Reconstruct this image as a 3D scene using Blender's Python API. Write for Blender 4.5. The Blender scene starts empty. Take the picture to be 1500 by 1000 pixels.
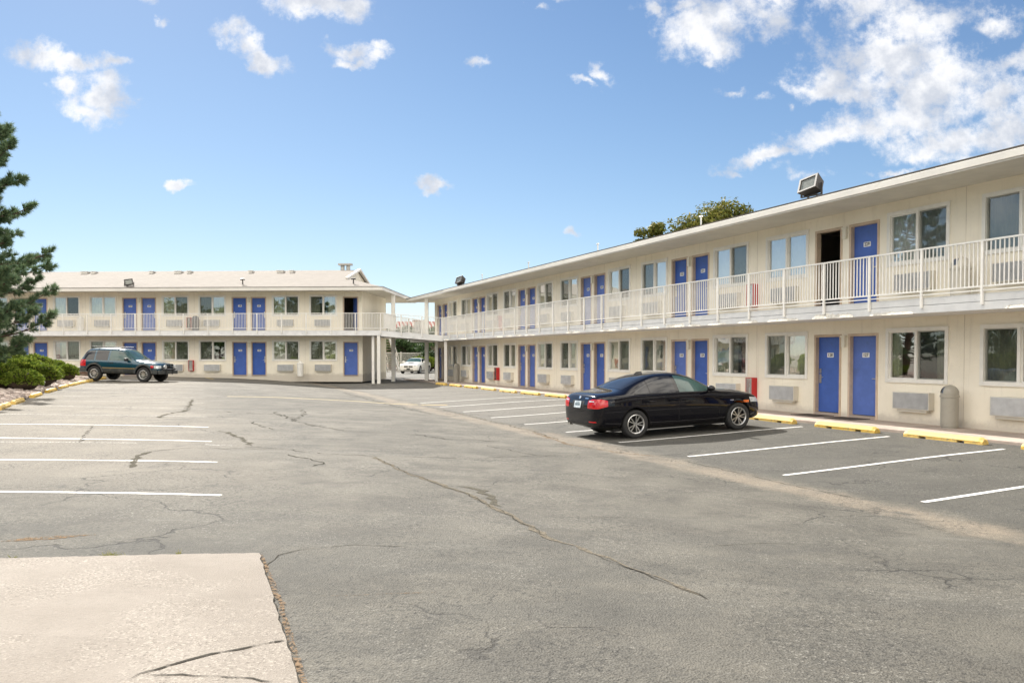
import bpy, bmesh, math, random
from mathutils import Vector, Matrix, noise as mnoise
from mathutils.bvhtree import BVHTree
R = math.radians
rnd = random.Random(7)
scn = bpy.context.scene
COL = scn.collection

# ------------------------------------------------------------------ node helpers
def new_mat(name):
    m = bpy.data.materials.new(name); m.use_nodes = True
    nt = m.node_tree
    for n in list(nt.nodes): nt.nodes.remove(n)
    out = nt.nodes.new('ShaderNodeOutputMaterial')
    return m, nt, out
class NB:
    def __init__(s, nt): s.nt = nt
    def n(s, t, **k):
        x = s.nt.nodes.new(t)
        for a, v in k.items(): setattr(x, a, v)
        return x
    def l(s, a, b): s.nt.links.new(a, b)
    def put(s, sock, v):
        if hasattr(v, 'is_linked') or isinstance(v, bpy.types.NodeSocket): s.l(v, sock)
        else: sock.default_value = v
    def math(s, op, a, b=0.0, c=None, clamp=False):
        x = s.n('ShaderNodeMath', operation=op); x.use_clamp = clamp
        s.put(x.inputs[0], a); s.put(x.inputs[1], b)
        if c is not None: s.put(x.inputs[2], c)
        return x.outputs[0]
    def mix(s, f, a, b, mode='MIX'):
        x = s.n('ShaderNodeMix', data_type='RGBA', blend_type=mode)
        s.put(x.inputs[0], f)
        for i, v in ((6, a), (7, b)):
            if isinstance(v, tuple) and len(v) == 3: v = (*v, 1)
            s.put(x.inputs[i], v)
        return x.outputs[2]
    def sstep(s, v, lo, hi, a=0.0, b=1.0):
        x = s.n('ShaderNodeMapRange', interpolation_type='SMOOTHSTEP')
        s.put(x.inputs[0], v)
        for i, q in enumerate((lo, hi, a, b)): x.inputs[i+1].default_value = q
        return x.outputs[0]
    def noise(s, vec, scale, detail=4, rough=.55, dist=0.0):
        x = s.n('ShaderNodeTexNoise'); x.inputs['Scale'].default_value = scale
        x.inputs['Detail'].default_value = detail; x.inputs['Roughness'].default_value = rough
        x.inputs['Distortion'].default_value = dist
        if vec is not None: s.l(vec, x.inputs['Vector'])
        return x.outputs['Fac']
    def coord(s, kind='Object'): return s.n('ShaderNodeTexCoord').outputs[kind]
    def mapping(s, vec, loc=(0,0,0), rot=(0,0,0), sc=(1,1,1), vt='POINT'):
        x = s.n('ShaderNodeMapping', vector_type=vt); s.l(vec, x.inputs[0])
        x.inputs[1].default_value = loc; x.inputs[2].default_value = rot; x.inputs[3].default_value = sc
        return x.outputs[0]
    def bump(s, h, strength=.3, dist=.01):
        x = s.n('ShaderNodeBump'); x.inputs['Strength'].default_value = strength
        x.inputs['Distance'].default_value = dist; s.l(h, x.inputs['Height'])
        return x.outputs[0]

def surf(name, col, rough=.6, metal=0, var=.12, vscale=2.0, bump=0, bscale=60, bdist=.004, coat=0, spec=.5, dirt=None, dscale=1.2, lo=.5, hi=.75, sheen=0):
    """plain painted / stone / metal surface with mottling, optional dirt and bump"""
    m, nt, out = new_mat(name); b = NB(nt)
    p = b.n('ShaderNodeBsdfPrincipled'); b.l(p.outputs[0], out.inputs[0])
    co = b.coord()
    f = b.noise(co, vscale, 5, .6)
    dark = tuple(c*(1-var) for c in col); light = tuple(min(1, c*(1+var)) for c in col)
    c = b.mix(b.sstep(f, .3, .7), dark, light)
    if dirt:
        c = b.mix(b.sstep(b.noise(co, dscale, 8, .68), lo, hi), c, dirt)
    b.l(c, p.inputs['Base Color'])
    p.inputs['Roughness'].default_value = rough; p.inputs['Metallic'].default_value = metal
    p.inputs['Coat Weight'].default_value = coat; p.inputs['Coat Roughness'].default_value = .03
    p.inputs['Specular IOR Level'].default_value = spec
    if bump:
        b.l(b.bump(b.noise(co, bscale, 5, .65), bump, bdist), p.inputs['Normal'])
    return m

def glass_mat(name, tint=(.75,.8,.78), boost=1.6, ior=1.5, gcol=(1,1,1), wavy=0, base=0.0):
    m, nt, out = new_mat(name); b = NB(nt)
    t = b.n('ShaderNodeBsdfTransparent'); t.inputs[0].default_value = (*tint, 1)
    g = b.n('ShaderNodeBsdfGlossy'); g.inputs['Roughness'].default_value = .015; g.inputs[0].default_value = (*gcol, 1)
    fr = b.n('ShaderNodeFresnel'); fr.inputs[0].default_value = ior
    if wavy:
        nb = b.bump(b.noise(b.coord(), 1.3, 2, .5), wavy, .02)
        b.l(nb, g.inputs['Normal'])
    mx = b.n('ShaderNodeMixShader')
    b.l(b.math('ADD', b.math('MULTIPLY', fr.outputs[0], boost), base, clamp=True), mx.inputs[0])
    b.l(t.outputs[0], mx.inputs[1]); b.l(g.outputs[0], mx.inputs[2]); b.l(mx.outputs[0], out.inputs[0])
    return m

def stucco():
    m, nt, out = new_mat('stucco'); b = NB(nt)
    p = b.n('ShaderNodeBsdfPrincipled'); b.l(p.outputs[0], out.inputs[0])
    co = b.coord()
    c = b.mix(b.sstep(b.noise(co, .7, 7, .62), .35, .68), (.84,.78,.645), (.895,.835,.705))
    c = b.mix(b.sstep(b.noise(co, 7, 6, .7), .52, .8, 0, .35), c, (.62,.57,.47))
    # rain streaks running down
    st = b.noise(b.mapping(co, sc=(5,5,.35)), 1.0, 6, .65)
    c = b.mix(b.sstep(st, .52, .76, 0, .42), c, (.60,.55,.46))
    # splash-back dirt just above the ground, ragged
    z = b.n('ShaderNodeSeparateXYZ'); b.l(co, z.inputs[0])
    zz = b.math('ADD', z.outputs[2], b.math('MULTIPLY', b.noise(co, 3.5, 6, .7), .35))
    c = b.mix(b.sstep(zz, .20, .42, .7, 0), c, (.50,.45,.38))
    b.l(c, p.inputs['Base Color']); p.inputs['Roughness'].default_value = .9
    p.inputs['Specular IOR Level'].default_value = .2
    h = b.math('ADD', b.noise(co, 45, 5, .7), b.math('MULTIPLY', b.noise(co, 6, 3, .5), .6))
    b.l(b.bump(h, .55, .006), p.inputs['Normal'])
    return m

M = {}
M['stucco'] = stucco()
M['trim'] = surf('white_trim', (.80,.78,.72), .55, var=.05, vscale=3, dirt=(.6,.56,.48), dscale=5, lo=.6, hi=.85)
M['slab'] = surf('painted_slab_edge', (.74,.74,.73), .7, var=.07, vscale=2.5, bump=.5, bscale=25, bdist=.012, dirt=(.50,.50,.50), dscale=2.2, lo=.55, hi=.8)
M['patch'] = surf('sun_patch_render', (.66,.63,.56), .95, var=.15, vscale=12, bump=.8, bscale=40, bdist=.015)  # pale coat of the slab edge patches that imitate grazing sunlight
M['soffit'] = surf('soffit_paint', (.66,.62,.53), .85, var=.06, vscale=1.5, bump=.3, bscale=50)
M['fascia'] = surf('fascia_board', (.70,.675,.62), .6, var=.06, vscale=1.2, bump=.25, bscale=12, bdist=.006, dirt=(.5,.47,.42), dscale=2.4, lo=.58, hi=.85)
M['drip'] = surf('drip_edge', (.10,.085,.07), .7, var=.2)
M['rail'] = surf('rail_paint', (.80,.78,.73), .45, var=.05, vscale=6, dirt=(.55,.48,.40), dscale=9, lo=.62, hi=.85)
M['door'] = surf('blue_door_paint', (.042,.116,.45), .42, var=.10, vscale=2.2, bump=.12, bscale=70, dirt=(.045,.10,.30), dscale=1.8)
M['jamb'] = surf('tan_jamb', (.56,.43,.31), .6, var=.1, vscale=4)
M['plate'] = surf('plate_white', (.80,.80,.78), .4, var=.03)
M['ink'] = surf('ink', (.02,.02,.025), .5, var=.05)
M['metal'] = surf('brushed_metal', (.62,.61,.58), .32, 1, var=.08)
M['chrome'] = surf('chrome', (.80,.80,.80), .12, 1, var=.03)
M['groove_shade'] = surf('joint_shadow', (.25,.245,.24), .95, var=.25, vscale=3)  # dark tone that paints in the shadow of the slab groove
M['joint'] = surf('wall_joint', (.62,.56,.46), .9, var=.1)
M['metal_grey'] = surf('galvanised_pipe', (.42,.41,.38), .6, .2, var=.12)
M['ac'] = surf('ac_casing', (.66,.62,.53), .6, var=.07, bump=.1)
M['grille'] = surf('ac_grille', (.56,.565,.565), .55, 0, var=.1, vscale=5)
M['dark'] = surf('dark_void', (.012,.012,.013), .8, var=.1)
M['curtain'] = surf('curtain_cloth', (.74,.73,.56), .9, var=.1, vscale=3)
M['curtain_white'] = surf('sheer_curtain', (.86,.87,.86), .9, var=.05, vscale=3)
M['curtain_red'] = surf('red_curtain', (.30,.02,.03), .9, var=.15)
M['glass'] = glass_mat('window_glass', (.90,.93,.91), 1.5, wavy=.12, base=.33)
M['room'] = surf('room_interior', (.22,.20,.17), .9, var=.15, vscale=1)
M['carpet'] = surf('room_carpet', (.06,.055,.07), .95, var=.2)
M['lamp'] = surf('lamp_lens', (.74,.70,.58), .4, var=.05)
M['concrete'] = surf('concrete_walk', (.40,.33,.28), .9, var=.14, vscale=1.6, bump=.5, bscale=80, bdist=.004, dirt=(.26,.22,.19), dscale=1.5)
M['bin'] = surf('bin_plastic', (.34,.32,.27), .5, var=.08, vscale=3, bump=.12, bscale=200, dirt=(.25,.23,.19), dscale=3)
M['flap'] = surf('bin_flap', (.10,.12,.15), .3, var=.1)
M['bin_dark'] = surf('bin_dark', (.13,.13,.13), .5, var=.1)
M['red'] = surf('red_enamel', (.50,.018,.02), .35, var=.08)
M['yellow'] = surf('yellow_paint', (.66,.43,.06), .6, var=.10, vscale=5, bump=.35, bscale=45, bdist=.006, dirt=(.30,.24,.12), dscale=9, lo=.50, hi=.72)
M['bronze'] = surf('bronze_metal', (.05,.046,.042), .5, .2, var=.1)
M['lens'] = surf('flood_lens', (.20,.21,.19), .12, .1, var=.15, vscale=8)
M['bark'] = surf('bark', (.10,.07,.05), .95, var=.35, vscale=6, bump=.8, bscale=18, bdist=.02)
M['mat'] = surf('door_mat', (.05,.035,.025), .95, var=.3, vscale=20, bump=.6, bscale=90)
M['wood'] = surf('timber', (.11,.06,.04), .85, var=.3, vscale=5)

def screen_mat():
    m, nt, out = new_mat('insect_screen'); b = NB(nt)
    t = b.n('ShaderNodeBsdfTransparent'); t.inputs[0].default_value = (.85,.86,.85,1)
    d = b.n('ShaderNodeBsdfDiffuse'); d.inputs[0].default_value = (.05,.058,.058,1)
    mx = b.n('ShaderNodeMixShader'); mx.inputs[0].default_value = .30
    b.l(t.outputs[0], mx.inputs[1]); b.l(d.outputs[0], mx.inputs[2]); b.l(mx.outputs[0], out.inputs[0])
    return m
M['screen'] = screen_mat()

def shingle_mat():
    m, nt, out = new_mat('roof_shingles'); b = NB(nt)
    p = b.n('ShaderNodeBsdfPrincipled'); b.l(p.outputs[0], out.inputs[0])
    co = b.coord()
    br = b.n('ShaderNodeTexBrick'); b.l(b.mapping(co, sc=(1,1,1)), br.inputs[0])
    br.inputs['Scale'].default_value = 1.0; br.inputs['Mortar Size'].default_value = .012
    br.inputs['Brick Width'].default_value = .32; br.inputs['Row Height'].default_value = .20
    br.inputs['Color1'].default_value = (.205,.188,.167,1); br.inputs['Color2'].default_value = (.245,.226,.203,1)
    br.inputs['Mortar'].default_value = (.20,.165,.135,1)
    c = b.mix(b.sstep(b.noise(co, .6, 6, .65), .4, .75, 0, .55), br.outputs[0], (.20,.18,.16))
    c = b.mix(b.sstep(b.noise(co, 40, 3, .6), .4, .7, 0, .3), c, (.29,.265,.235))
    b.l(c, p.inputs['Base Color']); p.inputs['Roughness'].default_value = .95
    b.l(b.bump(br.outputs['Fac'], -.5, .01), p.inputs['Normal'])
    return m
M['shingle'] = shingle_mat()

def vary(m, amt=.3):
    nt = m.node_tree; b = NB(nt); p = next(n for n in nt.nodes if n.type == 'BSDF_PRINCIPLED'); src = p.inputs['Base Color'].links[0].from_socket
    rn = b.n('ShaderNodeObjectInfo').outputs['Random']; hs = b.n('ShaderNodeHueSaturation'); b.l(src, hs.inputs['Color'])
    b.l(b.math('ADD', b.math('MULTIPLY', rn, amt), 1-amt/2), hs.inputs['Value']); b.l(b.math('ADD', b.math('MULTIPLY', rn, -amt*.6), 1+amt*.1), hs.inputs['Saturation'])
    b.l(hs.outputs[0], p.inputs['Base Color'])
for k_, a_ in (('door', .30), ('ac', .18), ('grille', .22), ('curtain', .35), ('yellow', .25), ('jamb', .2)): vary(M[k_], a_)

# ------------------------------------------------------------------ mesh builder
class MB:
    def __init__(s): s.v = []; s.f = []; s.m = []; s.mi = 0
    def face(s, pts):
        k = len(s.v); s.v += [tuple(p) for p in pts]; s.f.append(tuple(range(k, k+len(pts)))); s.m.append(s.mi)
    def raw(s, vs, fs):
        k = len(s.v); s.v += [tuple(p) for p in vs]
        for f in fs: s.f.append(tuple(i+k for i in f)); s.m.append(s.mi)
    def box(s, x0, x1, y0, y1, z0, z1, mat=None):
        vs = [Vector((x, y, z)) for z in (z0, z1) for y in (y0, y1) for x in (x0, x1)]
        if mat: vs = [mat @ v for v in vs]
        s.raw(vs, [(0,2,3,1),(4,5,7,6),(0,1,5,4),(2,6,7,3),(0,4,6,2),(1,3,7,5)])
        return s
    def bar(s, a, b, w, h=None, up=(0,0,1)):
        """square bar from a to b"""
        a = Vector(a); b = Vector(b); h = h or w
        d = (b-a).normalized(); up = Vector(up)
        if abs(d.dot(up)) > .98: up = Vector((1,0,0))
        x = d.cross(up).normalized(); y = x.cross(d)
        vs = [p + x*sx*w/2 + y*sy*h/2 for p in (a, b) for sx, sy in ((-1,-1),(1,-1),(1,1),(-1,1))]
        s.raw(vs, [(0,1,2,3)[::-1],(4,5,6,7),(0,1,5,4),(1,2,6,5),(2,3,7,6),(3,0,4,7)])
        return s
    def tube(s, pts, rad, n=8, cap=True):
        pts = [Vector(p) for p in pts]
        if not isinstance(rad, (list, tuple)): rad = [rad]*len(pts)
        rings = []
        for i, p in enumerate(pts):
            d = (pts[min(i+1, len(pts)-1)] - pts[max(i-1, 0)]).normalized()
            up = Vector((0,0,1)) if abs(d.z) < .95 else Vector((1,0,0))
            x = d.cross(up).normalized(); y = x.cross(d)
            rings.append([p + (x*math.cos(t)+y*math.sin(t))*rad[i] for t in [2*math.pi*k/n for k in range(n)]])
        vs = [v for r in rings for v in r]; fs = []
        for i in range(len(pts)-1):
            for k in range(n):
                fs.append((i*n+k, i*n+(k+1)%n, (i+1)*n+(k+1)%n, (i+1)*n+k))
        if cap: fs += [tuple(range(n))[::-1], tuple(range((len(pts)-1)*n, len(pts)*n))]
        s.raw(vs, fs); return s
    def lathe(s, prof, n=24, axis='z', mat=None, cap=True):
        """prof list of (r, h)"""
        vs = []; fs = []
        for r, h in prof:
            for k in range(n):
                t = 2*math.pi*k/n; c, q = r*math.cos(t), r*math.sin(t)
                v = Vector((c, q, h)) if axis == 'z' else Vector((c, h, q))
                vs.append(mat @ v if mat else v)
        for i in range(len(prof)-1):
            for k in range(n):
                fs.append((i*n+k, i*n+(k+1)%n, (i+1)*n+(k+1)%n, (i+1)*n+k))
        if cap: fs += [tuple(range(n))[::-1], tuple(range((len(prof)-1)*n, len(prof)*n))]
        s.raw(vs, fs); return s
    def prism(s, poly, a, b):
        """poly: points function of t in (a,b): extrude list of 2-D tuples given as 3-D callables"""
        n = len(poly)
        vs = [Vector((a, y, z)) for y, z in poly] + [Vector((b, y, z)) for y, z in poly]
        fs = [tuple(range(n))[::-1], tuple(range(n, 2*n))] + [(k, (k+1) % n, n+(k+1) % n, n+k) for k in range(n)]
        s.raw(vs, fs); return s
    def mesh(s, name, mats, smooth=False, fix=True):
        me = bpy.data.meshes.new(name); me.from_pydata(s.v, [], s.f)
        if not isinstance(mats, (list, tuple)): mats = [mats]
        for q in mats: me.materials.append(q)
        if len(mats) > 1: me.polygons.foreach_set('material_index', s.m)
        if fix:
            bm = bmesh.new(); bm.from_mesh(me); bmesh.ops.recalc_face_normals(bm, faces=bm.faces); bm.to_mesh(me); bm.free()
        if smooth: me.polygons.foreach_set('use_smooth', [True]*len(me.polygons))
        me.update(); return me
    def build(s, name, mats, parent=None, smooth=False, bevel=0, loc=None, rotz=None, fix=True, kind=None):
        o = link(name, s.mesh(name, mats, smooth, fix), parent, loc, rotz)
        if bevel:
            q = o.modifiers.new('bevel', 'BEVEL'); q.width = bevel; q.segments = 2; q.limit_method = 'ANGLE'
        if kind: o['kind'] = kind
        return o
def link(name, data, parent=None, loc=None, rotz=None):
    o = bpy.data.objects.new(name, data); COL.objects.link(o)
    if parent: o.parent = parent
    if loc is not None: o.location = loc
    if rotz is not None: o.rotation_euler = (0, 0, rotz)
    return o
def smooth_angle(o, deg=40):
    me = o.data
    me.polygons.foreach_set('use_smooth', [True]*len(me.polygons))
    me.set_sharp_from_angle(angle=R(deg))
def tag(o, label, cat, group=None):
    o['label'] = label; o['category'] = cat
    if group: o['group'] = group
    return o
def thing(name, label, cat, loc=(0,0,0), rotz=0, group=None):
    return tag(link(name, None, None, loc, rotz), label, cat, group)
def dup(root, loc, rotz, label):
    r = root.copy(); COL.objects.link(r); r.location = loc; r.rotation_euler = (0,0,rotz); r['label'] = label
    for ch in list(root.children):
        c = ch.copy(); COL.objects.link(c); c.parent = r
        for g in list(ch.children):
            d = g.copy(); COL.objects.link(d); d.parent = c
    return r

# ------------------------------------------------------------------ camera and survey
F = 1200.0; CAMZ = 1.75; PITCH = R(1.5); YPP = 521 + F*math.tan(PITCH)
cam = bpy.data.cameras.new('camera'); camo = bpy.data.objects.new('camera', cam); COL.objects.link(camo)
cam.sensor_width = 36; cam.lens = F/1500*36; cam.shift_y = (YPP-500)/1500; cam.clip_end = 6000; cam.clip_start = .05
camo.location = (0, 0, CAMZ); camo.rotation_euler = (math.pi/2 - PITCH, 0, 0)
scn.camera = camo
def ray(x, y):
    a = Vector(((x-750)/F, 1.0, -(y-YPP)/F)); c, s = math.cos(PITCH), math.sin(PITCH)
    return Vector((a.x, a.y*c + a.z*s, -a.y*s + a.z*c))
AN = R(22.2); U = Vector((-math.sin(AN), math.cos(AN), 0)); MI = Vector((math.cos(AN), math.sin(AN), 0))
DW = 16.2
def lerp_table(t, tab):
    if t <= tab[0][0]: return tab[0][1]
    for (a, va), (b, vb) in zip(tab, tab[1:]):
        if t <= b:
            q = (t-a)/(b-a); return va+(vb-va)*q
    return tab[-1][1]
GT = [(-60,.30),(-12,.27),(-5,.25),(0,.20),(3,.12),(6,-.03),(8.0,-.13),(9.4,-.085),(12.15,.03),(14.4,.09),(60,.09)]
def sst(t, a, b):
    q = max(0, min(1, (t-a)/(b-a))); return q*q*(3-2*q)
def ground(x, y):
    d = x*MI.x + y*MI.y
    z = (lerp_table(d-.5, GT)+lerp_table(d, GT)*2+lerp_table(d+.5, GT))/4
    w = 1 - sst(d, 3, 15)
    z += .22*sst(y, 22, 47)*w
    z += .012*math.sin(x*.6+1)*math.sin(y*.45)*sst(y, 3, 8)
    return z
def G(x, y, up=0.0):
    """the ground point seen at photograph position (x, y)"""
    r = ray(x, y); z = 0.05
    for _ in range(12):
        t = (z-CAMZ)/r.z; p = r*t; z = ground(p.x, p.y)
    return Vector((p.x, p.y, z+up))
def WR(lx, ly, lz=0):   # right wing, local (along facade, into building) -> world
    return Vector(MI*(DW+ly) - U*lx + Vector((0,0,lz)))

# ------------------------------------------------------------------ ground
def asphalt():
    m, nt, out = new_mat('asphalt'); b = NB(nt)
    p = b.n('ShaderNodeBsdfPrincipled'); b.l(p.outputs[0], out.inputs[0])
    co = b.coord()
    sx = b.n('ShaderNodeSeparateXYZ'); b.l(co, sx.inputs[0])
    X, Y = sx.outputs[0], sx.outputs[1]
    d = b.math('ADD', b.math('MULTIPLY', X, MI.x), b.math('MULTIPLY', Y, MI.y))
    wob = b.noise(co, .9, 5, .6)
    dn = b.math('ADD', d, b.math('MULTIPLY', b.math('SUBTRACT', wob, .5), .9))
    big = b.noise(co, .16, 5, .6, .6); mid = b.noise(co, 1.1, 8, .68, .4); med = b.noise(co, 7, 7, .7)
    fine = b.noise(co, 55, 4, .7); grit = b.noise(co, 170, 3, .6)
    c = b.mix(b.sstep(big, .36, .64), (.116,.109,.090), (.172,.160,.133))
    c = b.mix(b.sstep(mid, .38, .66, 0, .75), c, (.076,.071,.060))
    c = b.mix(b.sstep(med, .5, .75, 0, .5), c, (.20,.183,.150))
    nr = b.math('MULTIPLY', b.sstep(b.math('ADD', Y, b.math('MULTIPLY', b.noise(co, .45, 6, .65), 5.0)), 13.5, 9.0), b.sstep(b.noise(b.mapping(co, sc=(.6,1.7,1)), .9, 7, .68), .38, .62, .25, 1))
    c = b.mix(b.math('MULTIPLY', nr, .5), c, (.082,.081,.073))
    # pale scuffed sweeps
    sc_ = b.sstep(b.noise(b.mapping(co, rot=(0,0,.35), sc=(.35,1.3,1)), .8, 7, .7, .8), .56, .72)
    c = b.mix(b.math('MULTIPLY', sc_, .45), c, (.215,.206,.18))
    # left bays bleached warm by sun and dust
    lf = b.math('MULTIPLY', b.sstep(b.math('ADD', dn, b.math('MULTIPLY', b.noise(co, .5, 5, .6), 3.0)), 4.0, 0.5), b.sstep(Y, 7.5, 12))
    c = b.mix(b.math('MULTIPLY', lf, .55), c, (.275,.245,.198))
    # seal-coated bays on the right
    rt = b.sstep(b.math('ADD', d, b.math('MULTIPLY', b.math('SUBTRACT', wob, .5), .35)), 8.35, 8.6)
    c = b.mix(b.math('MULTIPLY', rt, .62), c, (.074,.073,.066))
    # bleached again far down the right bays
    c = b.mix(b.math('MULTIPLY', b.math('MULTIPLY', rt, b.sstep(Y, 17, 28)), .6), c, (.20,.188,.165))
    # sandy swale between lane and bays
    sw = b.sstep(b.math('ABSOLUTE', b.math('SUBTRACT', dn, 7.92)), .12, .50, 1, 0)
    sw = b.math('MULTIPLY', sw, b.sstep(b.noise(co, 2.2, 7, .7), .30, .62, .25, 1))
    c = b.mix(b.math('MULTIPLY', sw, .7), c, (.29,.24,.18))
    # oil drips in the bays
    oil = b.math('MULTIPLY', b.sstep(b.noise(b.mapping(co, loc=(3,8,0)), .7, 4, .6), .57, .70), b.sstep(b.noise(co, 3, 6, .7), .4, .65))
    c = b.mix(b.math('MULTIPLY', oil, .75), c, (.05,.05,.047))
    # exposed aggregate
    vo = b.n('ShaderNodeTexVoronoi'); vo.inputs['Scale'].default_value = 70; b.l(co, vo.inputs['Vector'])
    sp = b.n('ShaderNodeSeparateColor'); b.l(vo.outputs['Color'], sp.inputs[0])
    c = b.mix(b.math('MULTIPLY', b.sstep(sp.outputs[0], .86, .97, 0, .45), b.sstep(b.noise(co, .8, 5, .6), .42, .62)), c, (.36,.345,.305))
    c = b.mix(b.math('MULTIPLY', b.sstep(sp.outputs[1], .80, .95, 0, .7), b.sstep(b.noise(b.mapping(co, loc=(5,5,0)), 1.1, 6, .65), .44, .62)), c, (.045,.045,.041))
    c = b.mix(b.sstep(fine, .48, .68, 0, .55), c, (.050,.049,.044))
    c = b.mix(b.math('MULTIPLY', b.sstep(b.noise(b.mapping(co, loc=(2,1,0)), 24, 6, .75), .50, .62), b.sstep(b.noise(co, .7, 5, .6), .4, .6, .2, .85)), c, (.040,.039,.035))
    c = b.mix(b.sstep(b.noise(b.mapping(co, loc=(9,1,0)), 90, 3, .7), .6, .75, 0, .5), c, (.27,.26,.225))
    # hairline crazing
    vc = b.n('ShaderNodeTexVoronoi', feature='DISTANCE_TO_EDGE'); vc.inputs['Scale'].default_value = .55
    wv = b.n('ShaderNodeVectorMath', operation='ADD'); b.l(co, wv.inputs[0])
    nz = b.n('ShaderNodeTexNoise'); nz.inputs['Scale'].default_value = 1.6; nz.inputs['Detail'].default_value = 6; b.l(co, nz.inputs['Vector'])
    b.l(nz.outputs['Color'], wv.inputs[1]); b.l(wv.outputs[0], vc.inputs['Vector'])
    cr = b.math('MULTIPLY', b.sstep(vc.outputs['Distance'], .003, .012, 1, 0), b.sstep(b.noise(co, .35, 3, .5), .5, .6))
    c = b.mix(b.math('MULTIPLY', cr, .75), c, (.035,.034,.031))
    b.l(c, p.inputs['Base Color'])
    p.inputs['Roughness'].default_value = .88; p.inputs['Specular IOR Level'].default_value = .35
    h = b.math('ADD', b.math('MULTIPLY', grit, .5), b.math('ADD', fine, b.math('MULTIPLY', vo.outputs['Distance'], 1.2)))
    h = b.math('SUBTRACT', h, b.math('MULTIPLY', cr, 1.5))
    b.l(b.bump(h, .75, .011), p.inputs['Normal'])
    return m
M['asphalt'] = asphalt()

def axis(lo, hi, step, far):
    a = [lo + i*step for i in range(int((hi-lo)/step)+1)]
    e = []; q = step; v = a[-1]
    while v < far: q *= 1.6; v += q; e.append(v)
    s = []; q = step; v = a[0]
    while v > -far: q *= 1.6; v -= q; s.append(v)
    return s[::-1] + a + e
gx = axis(-42, 30, .6, 2500); gy = axis(-6, 80, .6, 2500)
vs = [(x, y, ground(x, y)) for y in gy for x in gx]; nx = len(gx)
fs = [(j*nx+i, j*nx+i+1, (j+1)*nx+i+1, (j+1)*nx+i) for j in range(len(gy)-1) for i in range(nx-1)]
g = MB(); g.raw(vs, fs)
go = g.build('ground', M['asphalt'], smooth=True, fix=False, kind='structure')
GB = BVHTree.FromPolygons([Vector(v) for v in vs], fs)
def gz(x, y):
    h = GB.ray_cast(Vector((x, y, 50)), Vector((0, 0, -1)))[0]
    return h.z if h else ground(x, y)

def ribbon(name, pts, w, mat, up=.004, seg=.25, jag=0.0, wj=0.0, seed=0):
    """thin sheet following the ground along pts (world xy)"""
    r = random.Random(seed); P = [Vector((p[0], p[1], 0)) for p in pts]; line = []
    for a, b in zip(P, P[1:]):
        n = max(1, int((b-a).length/seg))
        for i in range(n): line.append(a.lerp(b, i/n))
    line.append(P[-1])
    mb = MB(); L = []
    for i, p in enumerate(line):
        t = (line[min(i+1, len(line)-1)] - line[max(i-1, 0)]).normalized(); nrm = Vector((-t.y, t.x, 0))
        off = (r.random()-.5)*2*jag if 0 < i < len(line)-1 else 0
        ww = w*(.6 if 'asphalt' in name else 1)*(1 + (r.random()-.5)*2*wj)/2
        if wj and i in (0, len(line)-1): ww = w*.05
        a = p + nrm*(off+ww); b = p + nrm*(off-ww)
        L.append((Vector((a.x, a.y, gz(a.x, a.y)+up)), Vector((b.x, b.y, gz(b.x, b.y)+up))))
    vs = [v for ab in L for v in ab]
    mb.raw(vs, [(2*i, 2*i+1, 2*i+3, 2*i+2) for i in range(len(L)-1)])
    o = mb.build(name, mat, fix=False, kind='structure')
    return o

def stripe_mat(name, col, wear, rough=.75, spec=.5, bmp=.4):
    m, nt, out = new_mat(name); b = NB(nt)
    p = b.n('ShaderNodeBsdfPrincipled'); co = b.coord()
    c = b.mix(b.sstep(b.noise(co, 9, 6, .7), .45, .8, 0, .6), col, tuple(x*.62 for x in col))
    b.l(c, p.inputs['Base Color']); p.inputs['Roughness'].default_value = rough; p.inputs['Specular IOR Level'].default_value = spec
    t = b.n('ShaderNodeBsdfTransparent'); mx = b.n('ShaderNodeMixShader')
    b.l(b.sstep(b.noise(co, 26, 6, .75), wear, wear+.12), mx.inputs[0])
    b.l(p.outputs[0], mx.inputs[1]); b.l(t.outputs[0], mx.inputs[2]); b.l(mx.outputs[0], out.inputs[0])
    b.l(b.bump(b.noise(co, 60, 4, .7), bmp, .006), p.inputs['Normal'])
    return m
M['stripe'] = stripe_mat('white_road_paint', (.74,.73,.70), .545)
M['stripe_old'] = stripe_mat('faded_road_paint', (.50,.48,.44), .44)
M['stripe_yellow'] = stripe_mat('yellow_road_paint', (.50,.36,.12), .52)
M['stripe_faint'] = stripe_mat('pale_yellow_paint', (.60,.47,.20), .56)
M['crack'] = stripe_mat('crack_gap', (.070,.066,.057), .54, 1, 0, .1)
M['tar'] = stripe_mat('crack_sealer', (.125,.117,.097), .48, 1, 0, .1)
M['sand'] = stripe_mat('sandy_soil', (.22,.158,.105), .43, 1, 0, .3)
M['seam'] = stripe_mat('worn_seam', (.18,.16,.128), .49, 1, 0, .2)

# bay lines, right: square to the facade every 2.57 m
for k in range(-2, 15):
    s = 12.72 + 2.57*k; a = -s + .0
    A = WR(a, 8.7-DW); B = WR(a-.12, 13.75-DW)
    ribbon('parking_line', [A, B], .09, M['stripe'] if k < 8 else M['stripe_old'])
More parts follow.
